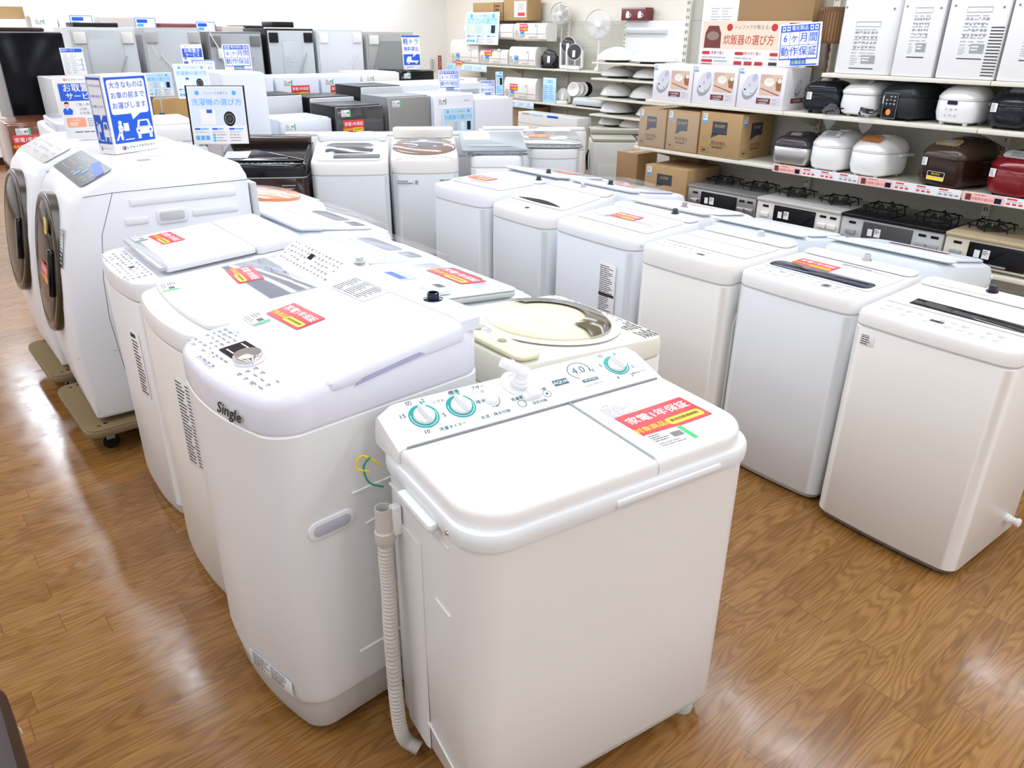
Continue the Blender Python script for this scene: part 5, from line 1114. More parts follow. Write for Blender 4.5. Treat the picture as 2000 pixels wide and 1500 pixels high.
# switch and small red plate on the far wall
p = at_y(845, 126, Y1 - .02); b = MB(front(p.x, Y1 - .012, p.z)); b.rb(-.06, .06, -.12, .12, -.008, .006, SHF, r=.006, b=.003); b.rect(-.035, -.09, .035, .09, GB, .0066)
solo('switch_plate', 'grey switch plate on the far wall beside a narrow red plate', 'switch', b)
b = MB(front(p.x + .17, Y1 - .012, p.z + .01)); b.rb(-.035, .035, -.14, .14, -.008, .004, mat('dark_red_plate', (.35, .05, .04), .5), r=.004, b=.002); b.lines(-.02, -.12, .02, .12, 6, PAP, .005, .4, 3)
solo('red_plate', 'narrow dark red plate on the far wall', 'sign', b)

# ---------------------------------------------------------------- turned row of washing machines in the middle of the shop
def turned(label, pxl, pxr, py, z, D, yaw, Hb, zs, **k):
    a, c = at_z(pxl, py[0], z), at_z(pxr, py[1], z); dx, dy = cos(R(yaw)), sin(R(yaw))
    m = (a + c) / 2; W = k.pop('W', None) or min(.62, abs((c - a).x * dx + (c - a).y * dy)); d = (-dy, dx)
    if d[1] < 0: d = (dy, -dx)
    return washer(label, m.x + d[0] * D / 2, m.y + d[1] * D / 2, yaw, W, D, z, Hb, zs, group='washing machines in the turned row', **k), W
(t, Td, L), W = turned('dark brown washing machine with glossy black lid, behind the chooser board on a pole', 420, 596, (322, 322), .885, .58, -33, .97, .80, W=.60, bm=BRN, tm=BKG, r=.04, basem=BK)
o = lid(t, Td, -.28, .28, .06, .46, .012, BKG, r=.02, b=.005)
b = MB(Td); b.rect(-.26, .12, -.10, .27, PAP, .0125); b.lines(-.25, .14, -.12, .25, 5, INKG, .013, .4, 4); b.rect(-.06, .10, .17, .113, G5, .0128); b.build('lid_leaflet', o)
panel(t, Td, -.27, .27, .005, .055, 14, 1, None, 61, BKG, INKL); rear(t, Td, L, .60, .48, .05, mat('umber_gloss', 0), inlet=None)
b = MB(front(.18, -.3122, .62)); b.lines(-.05, -.15, .06, .14, 14, INKL, .0005, .35, 6); b.poly([(-.075, .1), (-.055, .1), (-.065, .12)], INKL, .0006); b.build('printed_notice', t)
(t, Td, L), W = turned('white washing machine with dark recessed lid window and black key strip, in clear wrap', 606, 757, (317, 319), .885, .56, -33, .98, .80, bm=WG, tm=W2, r=.05, bow=.02)
o = lid(t, Td, -.23, .23, .03, .45, .014, W2, r=.06, b=.006, win=(-.18, .16, .155, .40, .07), wm=mat('window_charcoal', (.05, .055, .06), .15, coat=.4)); MB(Td).rb(-.11, .21, .05, .135, .0135, .0165, G2, r=.012, b=.001).build('key_strip', o)
rear(t, Td, L, W, .47, .05, W2, inlet=None); price(t, Td @ T(-.14, .17, .0155) @ RZ(30) @ Matrix.Scale(.8, 4))
(t, Td, L), W = turned('white washing machine with round bronze lid', 763, 897, (309, 311), .90, .58, -33, .99, .80, bm=WG, tm=WW, r=.07, bow=.03)
o = MB(Td).loft([[(.22 * s_ * cos(2 * pi * k / 40), .27 + .18 * s_ * sin(2 * pi * k / 40), z_) for k in range(40)] for s_, z_ in ((1.05, 0), (1.05, .012), (.97, .022), (.6, .026))], BRZ).build('lid', t)
MB(Td).loft([[(.16 * s_ * cos(2 * pi * k / 36), .29 + .11 * s_ * sin(2 * pi * k / 36), z_) for k in range(36)] for s_, z_ in ((1, .022), (.92, .030), (.3, .033))], mat('slate_window', (.22, .22, .25), .1, coat=.4)).build('lid_window', o)
panel(t, Td, -.2, .2, .0, .055, 14, 1, None, 62, WW, INKG); rear(t, Td, L, W, .49, .07, WW, inlet=None)
b = MB(front(0, -.321, .745)); b.lines(-.2, -.015, -.08, .015, 2, INKG, .0005, .5, 4); b.rect(-.075, -.015, -.055, .012, G5, .0006); b.lines(.1, -.02, .22, .02, 2, INKG, .0005, .6, 8); b.build('printed_notice', t)
(t, Td, L), W = turned('white washing machine with large slate grey flat lid', 921, 1021, (306, 304), .90, .52, -33, 1.0, .82, bm=WH, tm=W2, r=.045)
o = lid(t, Td, -.25, .23, .07, .50, .02, mat('slate_lid', (.28, .32, .33), .3), r=.02, b=.006); b = MB(Td); b.rb(-.22, -.02, .30, .50, .0195, .0215, mat('pale_leaf', (.62, .64, .62), .4), r=.005, b=.0005); b.rb(-.2, .12, .14, .19, .0195, .0235, MATS['slate_lid'], r=.02, b=.002); b.build('lid_recess', o)
panel(t, Td, -.21, .23, .01, .06, 16, 1, None, 63, G2, INKL); MB().box(-W / 2 - .001, -W / 2 + .001, .0, .012, .86, .89, BK).build('cord_slot', t)
(t, Td, L), W = turned('white washing machine with charcoal key strip and glass lid covered in stickers', 1034, 1132, (291, 287), .90, .58, -36, .98, .82, bm=WG, tm=WH, r=.05, bow=.03)
o = lid(t, Td, -.23, .23, .07, .46, .012, mat('dim_glass', (.35, .37, .37), .12, coat=.4), r=.05, b=.006); MB(Td).rb(-.225, .225, .0, .07, .001, .006, mat('charcoal_panel', 0), r=.02, b=.002, bow=.025).build('control_panel', t)
b = MB(Td); icons(b, -.1, .01, .2, .05, 8, 1, PAP, .0065, 5); b.build('panel_print', t)
warranty(t, Td @ T(-.1, .30, .0128) @ RZ(10)); b = MB(Td @ T(.06, .24, .0128) @ RZ(20)); b.rb(-.07, .07, -.04, .04, 0, .001, PAP, r=.004, b=.0003); b.lines(-.06, -.03, .06, .03, 4, INKL, .0014, .4, 3); b.build('paper_label', t)
# older twin tub at the end
OLV = mat('olive_lid', (.34, .33, .25), .35)
p = at_z(1146, 272, .87); yaw = -42; c, s_ = cos(R(yaw)), sin(R(yaw)); W, D = .74, .42
t = thing('twin_tub_washer', 'old greyish twin tub washer with olive lids and a black coiled cord', 'washing machine', (p.x + .06 + c * W / 2 - s_ * D / 2, p.y + s_ * W / 2 + c * D / 2, 0), yaw, 'washing machines in the turned row')
OG = mat('old_white', (.62, .62, .57), .4)
b = MB(); b.rb(-W / 2, W / 2, -D / 2, D / 2, .03, .84, OG, r=.03, b=.01)
b.box(-W / 2 + .02, W / 2 - .02, -D / 2 + .02, D / 2 - .02, 0, .035, BK)
for q in range(3): b.rb(-W / 2 + .06 + q * .22, -W / 2 + .26 + q * .22, -D / 2 - .003, -D / 2 + .01, .10, .66, OG, r=.003, b=.003)
b.rb(W / 2 - .18, W / 2 - .06, -D / 2 - .004, -D / 2 + .01, .40, .45, WH, r=.003, b=.003); b.M = front(-.1, -D / 2 - .0005, .72); b.rect(-.006, -.02, .006, .02, G2); b.build('body', t)
b = MB(); b.rb(-W / 2 + .01, .02, -D / 2 + .01, D / 2 - .02, .841, .87, OLV, r=.02, b=.008); b.build('washing_lid', t); b = MB(); b.rb(.04, W / 2 - .01, -D / 2 + .01, D / 2 - .02, .841, .865, mat('brown_lid', (.16, .12, .08), .4), r=.02, b=.006); b.build('spin_lid', t)
MB().rb(-W / 2 + .01, W / 2 - .01, D / 2 - .10, D / 2 + .02, .871, .915, OLV, r=.01, b=.01).build('control_panel', t)
b = MB()
for q in range(4): b.tube(spline([(-W / 2 - .012, -.05 + .01 * q, .75), (-W / 2 - .02 - .004 * q, -.07, .70), (-W / 2 - .016, -.05 + .02 * q, .58), (-W / 2 - .02, -.02 + .01 * q, .70), (-W / 2 - .012, -.04, .74)], 6), .006, BK, 6)
b.build('power_cord', t)
# their neighbours seen from behind
def behind(label, px0, px1, py, z, yaw=-33, m=W2, dz=.0, D=.52, grip=False):
    a, c = at_z(px0, py, z), at_z(px1, py, z); dx, dy = cos(R(yaw)), sin(R(yaw)); W = max(.42, min(.62, abs((c - a).x * dx + (c - a).y * dy))); mm = (a + c) / 2; d = (-dy, dx); mm = mm + Vector((d[0], d[1], 0)) * .19
    (t, Td, L) = washer(label, mm.x + d[0] * D / 2, mm.y + d[1] * D / 2, yaw + 180, W, D, z - .06, z - .015, z - .17, bm=WH, tm=m, r=.05, bow=.02, group='washing machines in the turned row')
    rear(t, Td, L, W, .36, .03, m, inlet=None)
    lid(t, Td, -W * .4, W * .4, .05, .34, .012, m, r=.03, b=.006)
    if grip: MB(Td).rb(W * .2, W * .42, .40, .47, .03, .034, G7, r=.01, b=.001).build('rear_vent', t)
behind('white washing machine seen from behind, between the brown and the wrapped one', 545, 680, 268, .97)
behind('white washing machine seen from behind, with grey vent behind the bronze lid', 686, 814, 268, .99, grip=True)
behind('white washing machine seen from behind, beside the slate lid', 850, 930, 267, .99)
behind('white washing machine seen from behind, in front of the white rounded refrigerator', 948, 1042, 256, .97)
behind('white washing machine seen from behind, next to the old twin tub', 1066, 1150, 258, .97)

# ---------------------------------------------------------------- refrigerators
FR_G = 'small refrigerators in the middle of the shop'
def fridge(label, px0, px1, pyt, y, D, m, door=None, doors=(.62,), tagm=True, stick=None, group=FR_G, r=.015, topm=None, cat='refrigerator', name='refrigerator'):
    x0, x1 = at_y(px0, pyt, y).x, at_y(px1, pyt, y).x; z = at_y((px0 + px1) / 2, pyt, y).z; W = x1 - x0; hw = W / 2
    t = thing(name, label, cat, ((x0 + x1) / 2, y + D / 2, 0), 0, group)
    b = MB(); b.rb(-hw, hw, -D / 2 + .045, D / 2, .02, z, m, r=r, b=.006); b.box(-hw + .03, hw - .03, -D / 2 + .08, D / 2 - .02, 0, .022, BK); b.build('body', t)
    cuts = [.03] + [z * q for q in doors] + [z - .004]
    for a, c in zip(cuts, cuts[1:]):
        b = MB(); b.rb(-hw, hw, -D / 2, -D / 2 + .042, a + .004, c - .004, door or m, r=r, b=.006); b.build('door', t)
    if tagm: put('price_tag', ME_T, t, front(-hw + .09, -D / 2 - .0012, z - .06) @ Matrix.Scale(1.15, 4))
    if stick: put('warranty_sticker', ME_W, t, front(-hw + stick[0], -D / 2 - .0012, z - stick[1]) @ Matrix.Scale(1.25, 4))
    return t, W, D, z
GRF = mat('grey_metal_door', (.28, .28, .27), .35, metal=.6); GRS = mat('grey_metal_side', (.20, .22, .22), .4)
WF = mat('fridge_white', (.72, .75, .80), .35); CF = mat('fridge_cream', (.74, .72, .66), .35)
fridge('tall white upright freezer with small badge behind the dark brown washing machine', 432, 517, 142, 6.3, .55, WF, doors=(), tagm=False)
fridge('small white refrigerator peeking out beside the tall freezer', 520, 533, 148, 8.0, .5, WF, doors=(), tagm=False)
fridge('small white refrigerator with red sticker, second from the tall freezer', 545, 622, 149, 7.9, .5, WF, doors=(.6,), stick=(.22, .14))
fridge('small white refrigerator with red sticker behind the black fridge tops', 627, 704, 147, 7.9, .5, WF, doors=(.6,), stick=(.20, .15))
fridge('cream small refrigerator with red sticker beside the black box fridge', 708, 780, 141, 7.9, .55, CF, doors=(.6,), stick=(.22, .16))
fridge('black box refrigerator carrying the light truck sign', 782, 848, 137, 8.0, .5, BKG, doors=(.55,))
t, W, D, z = fridge('white chest freezer with grey lid band', 756, 940, 163, 7.2, .6, WF, doors=(), tagm=False, name='chest_freezer', cat='freezer')
MB(front(.1, -D / 2, z - .13)).rb(-W / 2 + .12, W / 2 - .14, -.06, .06, -.004, .006, mat('teal_grey_band', (.40, .46, .48), .4), r=.006, b=.002).build('lid_band', t)
MB(front(.42, -D / 2 - .006, z - .13)).rb(-.05, .05, -.025, .025, 0, .012, W2, r=.006, b=.003).build('latch', t)
fridge('small black-topped refrigerator with pale door beside the tall freezer', 502, 590, 186, 7.0, .5, BK, mat('silver_door', (.55, .56, .57), .3), doors=(.65,), tagm=False)
fridge('small black-topped refrigerator with pale door, second in its row', 607, 692, 189, 6.95, .5, BK, mat('silver_door', 0), doors=(.65,), tagm=False)
fridge('black small refrigerator with pale framed door behind the mirrored one', 707, 787, 168, 6.9, .55, BK, mat('silver_door', 0), doors=(.65,), tagm=False)
fridge('black mirrored refrigerator with red warranty sticker', 656, 748, 206, 6.35, .5, BK, mat('mirror_door', (.05, .05, .052), .05, coat=.6), doors=(.72,), stick=(.16, .17))
fridge('dark grey metal refrigerator with plain door', 757, 841, 188, 6.35, .5, GRS, GRF, doors=())
t, W, D, z = fridge('white refrigerator with a chooser poster taped on its door', 848, 926, 184, 6.3, .5, WF, doors=())
o = put('poster', chooser_mesh('冷蔵庫の選び方', SKY, .9, 0), t, front(.03, -D / 2 - .012, z - .45) @ Matrix.Scale(.37, 4)); MB(front(W / 2 - .09, -D / 2 - .001, z - .06)).text('Hisense', 0, 0, .022, INKG).build('badge', t)
fridge('white rounded refrigerator at the end of its row', 927, 1003, 191, 6.3, .5, WF, doors=(.30,), tagm=False, r=.05)
t = fridge('low white washing machine shaped chest with label, in front of the black fridge tops', 546, 648, 232, 6.42, .5, WF, doors=(.86,), tagm=True)
# boards fixed on fridge bodies: grey strip of the chest freezer
# tall refrigerators turned with their backs to the camera
BG_ = 'tall refrigerators seen from behind'
def fridge_back(label, px0, px1, pyt, y, frm, pan, style, D=.62):
    x0, x1 = at_y(px0, pyt, y).x, at_y(px1, pyt, y).x; z = at_y((px0 + px1) / 2, pyt, y).z; W = x1 - x0; hw = W / 2
    t = thing('refrigerator', label, 'refrigerator', ((x0 + x1) / 2, y + D / 2, 0), 0, BG_)
    b = MB(); b.rb(-hw, hw, -D / 2 + .01, D / 2, .03, z, frm, r=.012, b=.006); b.box(-hw + .03, hw - .03, -D / 2 + .05, D / 2 - .03, 0, .032, BK); b.build('body', t)
    F = front(0, -D / 2, 0); b = MB(F); b.rb(-hw + .018, hw - .018, .06, z - .02, -.012, .004, pan, r=.006, b=.003)
    if style == 0: b.rb(-hw * .55, hw * .55, z - .62, z - .10, .002, .012, pan, r=.05, b=.006); b.rb(-hw * .95, hw * .95, .10, z - .70, .002, .010, pan, r=.06, b=.006)
    if style == 1:
        for sx in (-1, 1): b.poly([(sx * hw * .9, z - .10), (sx * hw * .6, z - .30), (sx * hw * .5, z - .28), (sx * hw * .8, z - .06)], G7, .006)
        for k in range(4): b.disc(-.2 + k * .13, z - .5, .022, G7, .0055, 16)
    if style == 2: b.rb(-hw * .4, hw * .42, z - .80, z - .12, .002, .012, pan, r=.03, b=.006); b.outline(-hw * .35, z - .40, hw * .1, z - .28, .004, INKL, .0125); b.lines(-hw * .3, z - .39, hw * .05, z - .29, 3, INKL, .0125, .4, 4); b.rb(-hw * .9, hw * .9, .2, z - .88, .002, .010, pan, r=.05, b=.006)
    if style == 3: b.loft([[(px_ * hw, z - pz_, zz) for px_, pz_ in ((-.55, .95), (.85, .95), (.85, .30), (.55, .10), (-.45, .10), (-.8, .40), (-.8, .75))] for zz in (.002, .02)], mat('dim_grey_panel', (.30, .32, .31), .4))
    b.build('back_panel', t)
    for sx in (-1, 1):
        b = MB(front(sx * hw * .72, -D / 2, z - .09)); b.rb(-hw * .18, hw * .18, -.05, .05, -.01, .02, {0: CF, 2: BK, 4: WW, 3: WW}.get(style, frm), r=.006, b=.004); b.build('corner_grip', t)
    b = MB(front(0, -D / 2 - .018, 0)); b.tube(spline([(hw * (.6 if style != 1 else -.5), z - .25, .0), (hw * .1, z - .55, .012), (-hw * .3, z - .9, .01), (-hw * .5, z - 1.1, .0)], 6), .005, WW if style in (1, 4) else G5, 6); b.build('power_cord', t)
YB_ = 8.7
fridge_back('grey-backed tall refrigerator with cream grips, beside the big black one', 132, 262, 54, YB_, G7, mat('back_grey', (.50, .53, .53), .4), 0)
fridge_back('grey-backed tall refrigerator with slanted corner braces', 275, 390, 54, YB_, mat('back_frame', (.42, .42, .41), .4), MATS['back_grey'], 1)
fridge_back('dark-framed tall refrigerator with a white plug hanging on its back', 402, 510, 62, YB_, mat('back_frame_dark', (.16, .16, .15), .4), mat('back_steel', (.36, .38, .39), .35), 5)
fridge_back('black tall refrigerator with pale embossed back', 518, 612, 56, YB_, BK, MATS['back_grey'], 2)
fridge_back('tall refrigerator with white taped back and cream grips', 617, 708, 58, YB_, G7, mat('back_white', (.66, .68, .70), .4), 4)
fridge_back('tall refrigerator with raised dark grey hatch on its back', 715, 808, 62, YB_, mat('back_frame', 0), mat('back_taupe', (.42, .42, .38), .4), 3)
b = MB(front(0, 0, 0)); b.rb(-.025, .025, -.05, .05, 0, .04, WW, r=.012, b=.01); b.tube(spline([(-.01, .05, .02), (-.08, .2, .015), (-.11, .4, .01), (-.10, .48, .01)], 6), .006, WW, 6); b.tube(spline([(.01, -.05, .02), (.10, -.18, .015), (.16, -.30, .01)], 6), .006, WW, 6)
p = at_y(430, 105, YB_ - .02); solo('power_plug', 'white power plug hanging on a grey refrigerator back', 'plug', b, (p.x, YB_ - .012, p.z))
# refrigerators along the far wall, seen over the others
FARG = 'tall refrigerators along the far wall'
def far(label, px0, px1, pyt, m, stick=None, tagm=True, y=10.6, doors=(.55,)): return fridge(label, px0, px1, pyt, y, .65, m, doors=doors, tagm=tagm, stick=stick, group=FARG)
far('white tall refrigerator with red sticker far behind the big black one', 57, 110, 31, W2, (.17, .30))
far('white tall refrigerator with blue card far behind the grey backs', 113, 182, 33, W2, None, False)
far('greige tall refrigerator with two upper doors along the far wall', 192, 302, 33, mat('greige_door', (.48, .43, .39), .3), None, False)
far('maroon tall refrigerator along the far wall', 312, 422, 46, MRN, None, False)
far('greige tall refrigerator with light top edge along the far wall', 434, 478, 51, MATS['greige_door'], None, False)
far('black tall refrigerator along the far wall', 480, 515, 50, BK, None, False)
for k, (px, py) in enumerate(((161, 46), (286, 50), (404, 57))):
    p = at_y(px, py, 10.57); b = MB(); b.rb(-.5, .5, -.36, .36, 0, .02, PAP, r=.01, b=.002, n=1); b.outline(-.49, -.35, .49, .35, .03, BLU, .021); b.rect(-.4, .12, .1, .28, BLU, .022); b.rect(-.4, -.05, -.1, .08, LBL, .022); b.lines(-.3, -.28, .4, -.08, 2, INKL, .022, .4, k)
    solo('price_board', ('white and blue price board on the white far refrigerator', 'white and blue price board on the greige far refrigerator', 'white and blue price board on the maroon far refrigerator')[k], 'sign', b, M=front(p.x, 10.598, p.z), scale=.24, group='price boards along the far wall')
# items lying on top of tall refrigerators
for (px0, px1, py, yy, zz, lab, m) in ((135, 222, 47, YB_ + .3, 0, 'flat dark plate lying on the tall refrigerator with cream grips', BK), (521, 562, 44, YB_ + .3, 0, 'flat black box lying on the black tall refrigerator', BK)):
    a = at_y(px0, py, yy); c = at_y(px1, py, yy); zt = at_y((px0 + px1) / 2, 55, YB_).z; b = MB(); b.rb(a.x, c.x, yy - .15, yy + .15, 0, max(.04, a.z - zt), m, r=.01, b=.006)
    solo('flat_plate' if px0 < 300 else 'flat_box', lab, 'box', MB().rb(-(c.x - a.x) / 2, (c.x - a.x) / 2, -.15, .15, 0, max(.04, a.z - zt), m, r=.01, b=.006), ((a.x + c.x) / 2, yy, zt + .008))
# big black fridge and the brown one in front of it
BGL = mat('black_glass_door', (.005, .005, .008), .15, spec=.1)
t, W, D, z = fridge('big black glass refrigerator at the aisle side', -14, 121, 62, 7.7, .66, mat('graphite_side', (.16, .16, .17), .35), BGL, doors=(.40,), tagm=False, group='tall refrigerators beside the aisle')
MB(T(-.05, -.1, z)).rb(-.28, .20, -.10, .10, .001, .03, BRN, r=.04, b=.01).build('top_hinge_cover', t)
RBN = mat('red_brown_gloss', (.16, .05, .022), .15, coat=.4)
fridge('red-brown glossy refrigerator with warranty sticker in front of the black one', 12, 118, 240, 6.6, .6, RBN, RBN, doors=(.40, .78), tagm=True, stick=(.115, .13), group='tall refrigerators beside the aisle')
fridge('pale grey small refrigerator behind the reservation poster', 101, 165, 154, 7.0, .55, G7, W2, doors=(.6,), tagm=False, stick=(.24, .22))
# far corner by the wall end
t, W, D, z = far('white tall refrigerator with cartons on top at the wall end', -30, 44, 37, W2, None, False, 10.4)
xb = at_y(44, 20, 10.6).x
solo('cardboard_box', 'long flat carton with white band on the far white refrigerator', 'box', MB().rb(-.35, .35, -.2, .2, 0, .26, CRD2, r=.003, b=.003).rect(0, 0, .001, .001, CRD2).rb(-.352, .352, -.202, .202, .12, .21, PAP, r=.003, b=.001), (xb - .36, 10.7, z + .002))
# white top-loader and board behind the drum washers
p0, p1 = at_y(306, 250, 5.6), at_y(381, 250, 5.6)
t, Td, L = washer('white washing machine with long side grip behind the column sign', (p0.x + p1.x) / 2 - .02, 5.9, 0, (p1.x - p0.x) + .10, .56, p0.z, p0.z + .03, p0.z - .10, bm=WF, tm=W2, r=.05, bow=.02, group='washing machines in the turned row')
lid(t, Td, -.2, .2, .08, .45, .014, W2, r=.03); b = MB(front(.05, -.306, p0.z - .17)); b.rb(-.12, .16, -.03, .03, -.01, .004, WF, r=.02, b=.003); b.build('side_grip', t)
MB(Td @ T(.1, .5, .0)).lathe([(.02, 0), (.02, .02)], G2, 12).build('water_inlet', t)
p0, p1, zt = at_y(300, 205, 6.9), at_y(368, 205, 6.9), at_y(335, 191, 6.9).z
solo('wooden_board', 'honey coloured veneer board with rounded top standing behind the column sign', 'board', MB(front(0, 0, 0)).rb(-(p1.x - p0.x) / 2, (p1.x - p0.x) / 2, 0, zt, -.03, 0, mat('honey_veneer', (.50, .30, .10), .4), r=.03, b=.006), ((p0.x + p1.x) / 2, 6.9, 0))
t, Td, L = washer('white top-loading machine with raised grey handle behind the red-brown refrigerator side', at_y(72, 262, 5.5).x + .30, 5.75, 0, .42, .5, at_y(105, 262, 5.5).z, at_y(105, 262, 5.5).z + .04, .75, bm=WH, tm=WB, group='washing machines in the turned row')
lid(t, Td, -.18, .18, .05, .40, .05, mat('pale_window', 0), r=.02, b=.01)

# ---------------------------------------------------------------- signs
def stand(name, label, me, px0, px1, pyb, y, rz=0., foot=True, w=1., cat='sign', group=None, lean=.06, z=None, zfix=None, pole=False):
    pm = at_y((px0 + px1) / 2, pyb, y)
    if z is not None: pm = at_z((px0 + px1) / 2, pyb, z)
    if zfix: pm.z = zfix
    if foot: pm.z += .006
    c, s_ = cos(R(rz)), sin(R(rz)); d = Vector((c, s_, 0)); W = .3
    for _ in range(4):
        q0, q1 = project(pm - d * W / 2)[0], project(pm + d * W / 2)[0]; W *= (px1 - px0) / max(1., q1 - q0)
    M = frame(pm, (c, s_, 0), (-lean * s_, lean * c, 1))
    o = solo(name, label, cat, me, M=M, scale=W / w, group=group)
    if foot: MB().rb(-.25, .25, .0, .006, -.16, .16, mat('clear_acrylic', (.8, .85, .88), .1, alpha=.5), r=.002, b=.001).build('acrylic_foot', o)
    if pole:
        b = MB(); b.tube([(0, 0, -.004), (0, 0, .012 - pm.z)], .006, STL, 8); b.M = T(0, 0, -pm.z); b.lathe([(.09, .001), (.09, .008), (.01, .014)], STL, 20); q = b.build('pole', o); bpy.context.view_layer.update(); q.matrix_parent_inverse = o.matrix_world.inverted(); q.matrix_basis = T(pm.x, pm.y + .006, pm.z)
    return o, pm, W
def hold_mesh():
    b = MB(); h = 1.42; b.rb(-.5, .5, 0, h, -.012, 0, PAP, r=.01, b=.002, n=1)
    b.rect(-.46, .86, .46, 1.24, BLU, .001); b.rect(-.46, 1.245, .46, 1.255, BLU, .001); b.text('お取置き', -.0, 1.14, .19, PAP, .002, bold=.02); b.text('サービス', .0, .955, .17, PAP, .002, bold=.02); b.text('トレジャーファクトリー', .03, 1.33, .055, INK, .002, bold=.02); b.rect(-.32, 1.31, -.27, 1.36, ORG, .002)
    b.text('ご購入検討中のお', .12, .77, .075, INKG, .002); b.text('店舗にて最長1', .14, .67, .075, INKG, .002); b.text('お取置きいたし', .14, .575, .075, INKG, .002)
    SK = mat('skin_print', (.80, .52, .38), .5); b.disc(-.36, .77, .05, SK, .002, 20, .058); b.poly([(-.415, .78), (-.40, .83), (-.36, .845), (-.315, .83), (-.305, .78), (-.33, .80), (-.39, .80)], BRN, .003); b.poly([(-.45, .55), (-.46, .65), (-.42, .70), (-.30, .70), (-.25, .65), (-.27, .55)], BLU, .002); b.poly([(-.38, .70), (-.34, .70), (-.36, .64)], PAP, .003)
    b.rrect(-.43, .26, -.02, .48, .03, mat('salmon_box', (.88, .36, .20), .45), .002); b.text('お取置き', -.225, .42, .05, PAP, .003); b.lines(-.38, .29, -.07, .38, 2, PAP, .003, .5, 3); b.lines(.02, .26, .45, .47, 5, INKG, .002, .4, 5); b.lines(-.3, .12, .45, .18, 1, INKG, .002, .5, 6)
    return b.mesh('reservation_poster')
ME_HOLD = hold_mesh()
def deliver_mesh():
    b = MB(); h = 1.25; b.rb(-.5, .5, 0, h, -.012, 0, PAP, r=.01, b=.002, n=1); b.rrect(-.47, 1.05, .47, 1.22, .04, BLU, .001); b.text('配送サービス', -.15, 1.135, .10, PAP, .002, bold=.02); b.lines(-.42, .1, .2, .98, 11, INKL, .001, .35, 4, 2)
    for k in range(3): b.rect(.2, .25 + .22 * k, .45, .29 + .22 * k, LAV, .001)
    b.rect(.34, .2, .40, .8, LAV, .0015); return b.mesh('delivery_notice')
def truck_mesh():
    b = MB(); h = 1.5; b.rb(-.5, .5, 0, h, -.012, 0, PAP, r=.01, b=.002, n=1); b.rect(-.5, 1.42, .5, h, BLU, .001); b.text('軽トラ', 0, 1.22, .30, BLU, .002, bold=.02); b.text('無料貸出', 0, .90, .21, BLU, .002, bold=.02); b.rect(-.46, .2, .46, .68, BLU, .001)
    b.poly([(.1, .68), (.28, .68), (.05, .54)], PAP, .003); b.poly([(-.32, .32), (-.30, .46), (-.22, .58), (-.02, .58), (-.02, .40), (.36, .40), (.36, .32)], PAP, .003)
    for x in (-.2, .24): b.disc(x, .31, .06, PAP, .004, 16); b.disc(x, .31, .025, BLU, .005, 12)
    b.lines(-.3, .08, .3, .14, 1, INKG, .002, .6, 3); return b.mesh('light_truck_sign')
def carry_panel(b, w, h):       # blue carry-to-the-car print, origin at the lower left corner of a face
    b.rect(0, 0, w, h, PAP, .0004); b.rect(.05 * w, .13 * h, .95 * w, .97 * h, BLU, .0008); b.rrect(.09 * w, .50 * h, .91 * w, .94 * h, .05 * w, PAP, .0012); b.poly([(.50 * w, .505 * h), (.72 * w, .505 * h), (.52 * w, .42 * h)], PAP, .0012)
    for k, s_ in enumerate(('大きなものは', 'お車の前まで', 'お運びします')): b.text(s_, .5 * w, (.865 - .13 * k) * h, .125 * w, BLU, .0016, bold=.008)
    P = lambda pts: b.poly([(x * w, y * h) for x, y in pts], PAP, .0012)
    b.disc(.22 * w, .395 * h, .04 * w, PAP, .0012, 16); P([(.17, .27), (.17, .36), (.24, .37), (.28, .33), (.24, .26)]); P([(.29, .28), (.40, .28), (.40, .385), (.29, .385)]); P([(.17, .28), (.24, .28), (.24, .17), (.20, .17)]); P([(.17, .28), (.21, .27), (.12, .17), (.08, .17)]); P([(.22, .33), (.30, .31), (.30, .29), (.22, .31)])
    b.rrect(.55 * w, .22 * h, .93 * w, .32 * h, .05 * w, PAP, .0012); P([(.58, .31), (.62, .41), (.86, .41), (.90, .31)]); b.poly([(.635 * w, .325 * h), (.66 * w, .39 * h), (.82 * w, .39 * h), (.845 * w, .325 * h)], BLU, .0016)
    for x in (.61, .87): b.disc(x * w, .268 * h, .022 * w, BLU, .0016, 12); b.rect((x - .04) * w, .165 * h, (x + .03) * w, .23 * h, PAP, .0012)
    b.rect(.28 * w, .165 * h, .48 * w, .178 * h, PAP, .0012); b.text('トレジャーファクトリー', .56 * w, .065 * h, .065 * w, INK, .0012, bold=.02); b.rect(.17 * w, .04 * h, .25 * w, .09 * h, ORG, .0012); b.rect(.21 * w, .04 * h, .25 * w, .09 * h, BLU, .0014)
# folded column sign on the drum washer
ZD = .1515 + 1.0582
pc = at_z(226, 303, ZD); pe = at_z(311, 290, ZD); W = (pe - pc).length; ang = math.atan2((pe - pc).y, (pe - pc).x)
b = MB(); hh = W * 1.36; dp = W * .40
b.rb(0, W, 0, dp, 0, hh, PAP, r=.003, b=.001, n=1)
b.M = frame((0, -.0004, 0), (1, 0, 0), (0, 0, 1)); carry_panel(b, W, hh)
b.M = frame((-.0004, dp, 0), (0, -1, 0), (0, 0, 1)) ; carry_panel(b, dp, hh)
solo('column_sign', 'blue and white folded column sign with car picture on the drum washer', 'sign', b, M=T(pc.x, pc.y, ZD + .0025) @ RZ(math.degrees(ang)))
stand('reservation_poster', 'blue reservation service poster beside the column sign on the drum washers', ME_HOLD, 133, 222, 272, 4.75, -12, z=ZD + .001)
stand('reservation_poster', 'blue reservation service poster half hidden behind the column sign', ME_HOLD, 213, 277, 232, 6.3, -12, z=1.05, foot=False, pole=True)
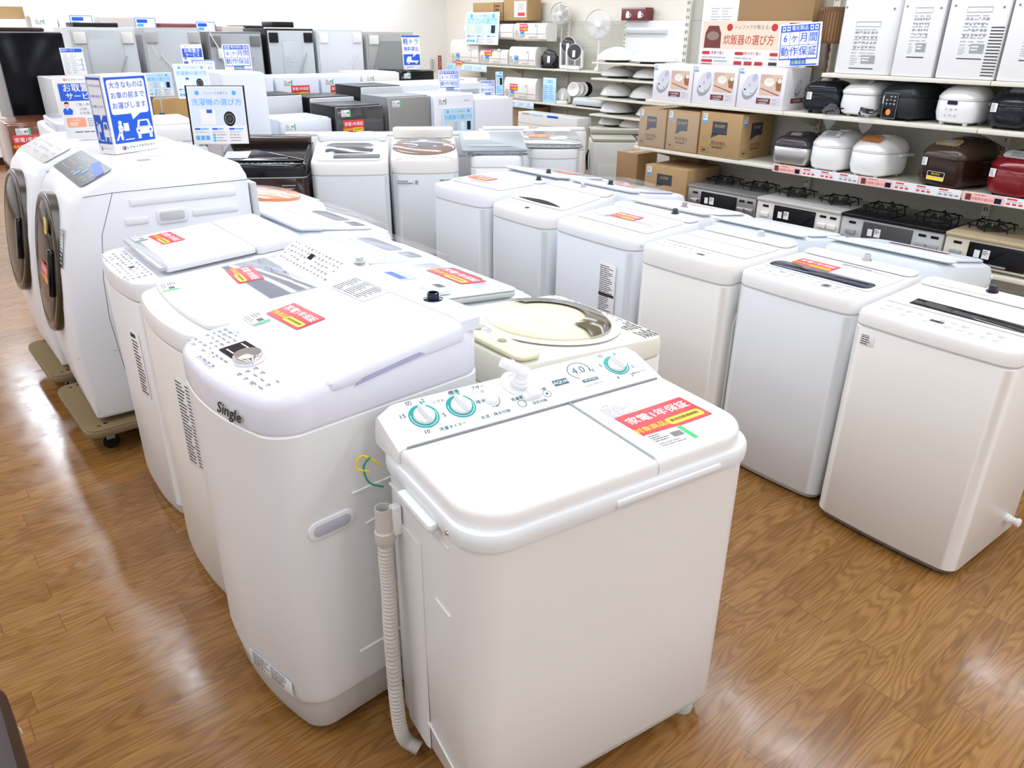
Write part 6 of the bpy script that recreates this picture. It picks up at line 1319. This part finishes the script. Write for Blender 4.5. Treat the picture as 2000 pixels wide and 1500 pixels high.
stand('delivery_notice', 'white delivery service notice with blue heading in front of the cream-gripped refrigerator', deliver_mesh(), 128, 172, 148, 6.4, 0, foot=False, pole=True)
stand('chooser_board', 'pale chooser board standing in front of the veneer board', chooser_mesh('冷蔵庫の選び方', SKY, .75, 0), 283, 342, 188, 6.6, 0, foot=False, pole=True)
ME_CH = chooser_mesh('洗濯機の選び方', mat('mist_print', (.68, .76, .90), .45), 1.02, 1, BK)
p = at_z(457, 338, .94); o_, pm, W = stand('chooser_board', 'black-framed washing machine chooser board on a steel pole', ME_CH, 380, 487, 281, p.y, -32, foot=False, pole=True)
ME_CH2 = chooser_mesh('洗濯機の選び方', mat('mist_print', 0), 1.02, 1)
stand('chooser_board', 'tilted washing machine chooser board behind the framed one', ME_CH2, 350, 416, 192, 6.2, -10, lean=.25, foot=False, pole=True)
stand('reservation_poster', 'blue reservation poster far back beside the white plug', ME_HOLD, 363, 404, 150, 7.4, 0, foot=False, pole=True)
b = MB(); b.rb(-.5, .5, 0, .5, -.012, 0, PAP, r=.01, b=.002, n=1); b.outline(-.49, .01, .49, .49, .03, BLU, .001); b.text('大きなものは', 0, .36, .12, BLU, .002, bold=.01); b.text('お車の前まで', 0, .18, .12, BLU, .002, bold=.01)
stand('carry_sign', 'small carry-to-the-car sign with blue border behind the framed chooser board', b.mesh('carry_sign'), 378, 424, 142, 7.12, 0, foot=False, pole=True)
stand('warranty_sign', 'blue six month warranty sign on top of the tall white freezer', ME_6, 444, 497, 160, 6.5, 0, group=SIGN6, zfix=1.402)
stand('warranty_sign', 'blue six month warranty sign on the white refrigerator with the chooser poster', ME_6, 859, 899, 182, 6.6, -10, group=SIGN6, zfix=1.163)
stand('warranty_sign', 'blue six month warranty sign on the white rounded refrigerator', ME_6, 939, 967, 190, 6.5, -10, group=SIGN6, zfix=1.113)
b = MB(); b.rb(-.5, .5, 0, 2.6, -.02, 0, SKY, r=.01, b=.002, n=1); b.rect(-.4, 1.2, .0, 1.9, G7, .001); b.rect(.05, 1.1, .4, 1.9, NVY, .001); b.rect(-.4, 2.0, .4, 2.2, LBL, .001); b.rect(.0, 2.35, .3, 2.5, LBL, .001); b.lines(-.4, .2, .4, 1.0, 4, LBL, .001, .5, 3)
stand('chooser_board', 'narrow light blue card beside the warranty sign on the rounded refrigerator', b.mesh('narrow_card'), 969, 983, 190, 6.5, -10, zfix=1.113)
stand('light_truck_sign', 'blue light truck lending sign standing on the black box fridge', truck_mesh(), 789, 823, 135, 8.1, 0, zfix=1.291)
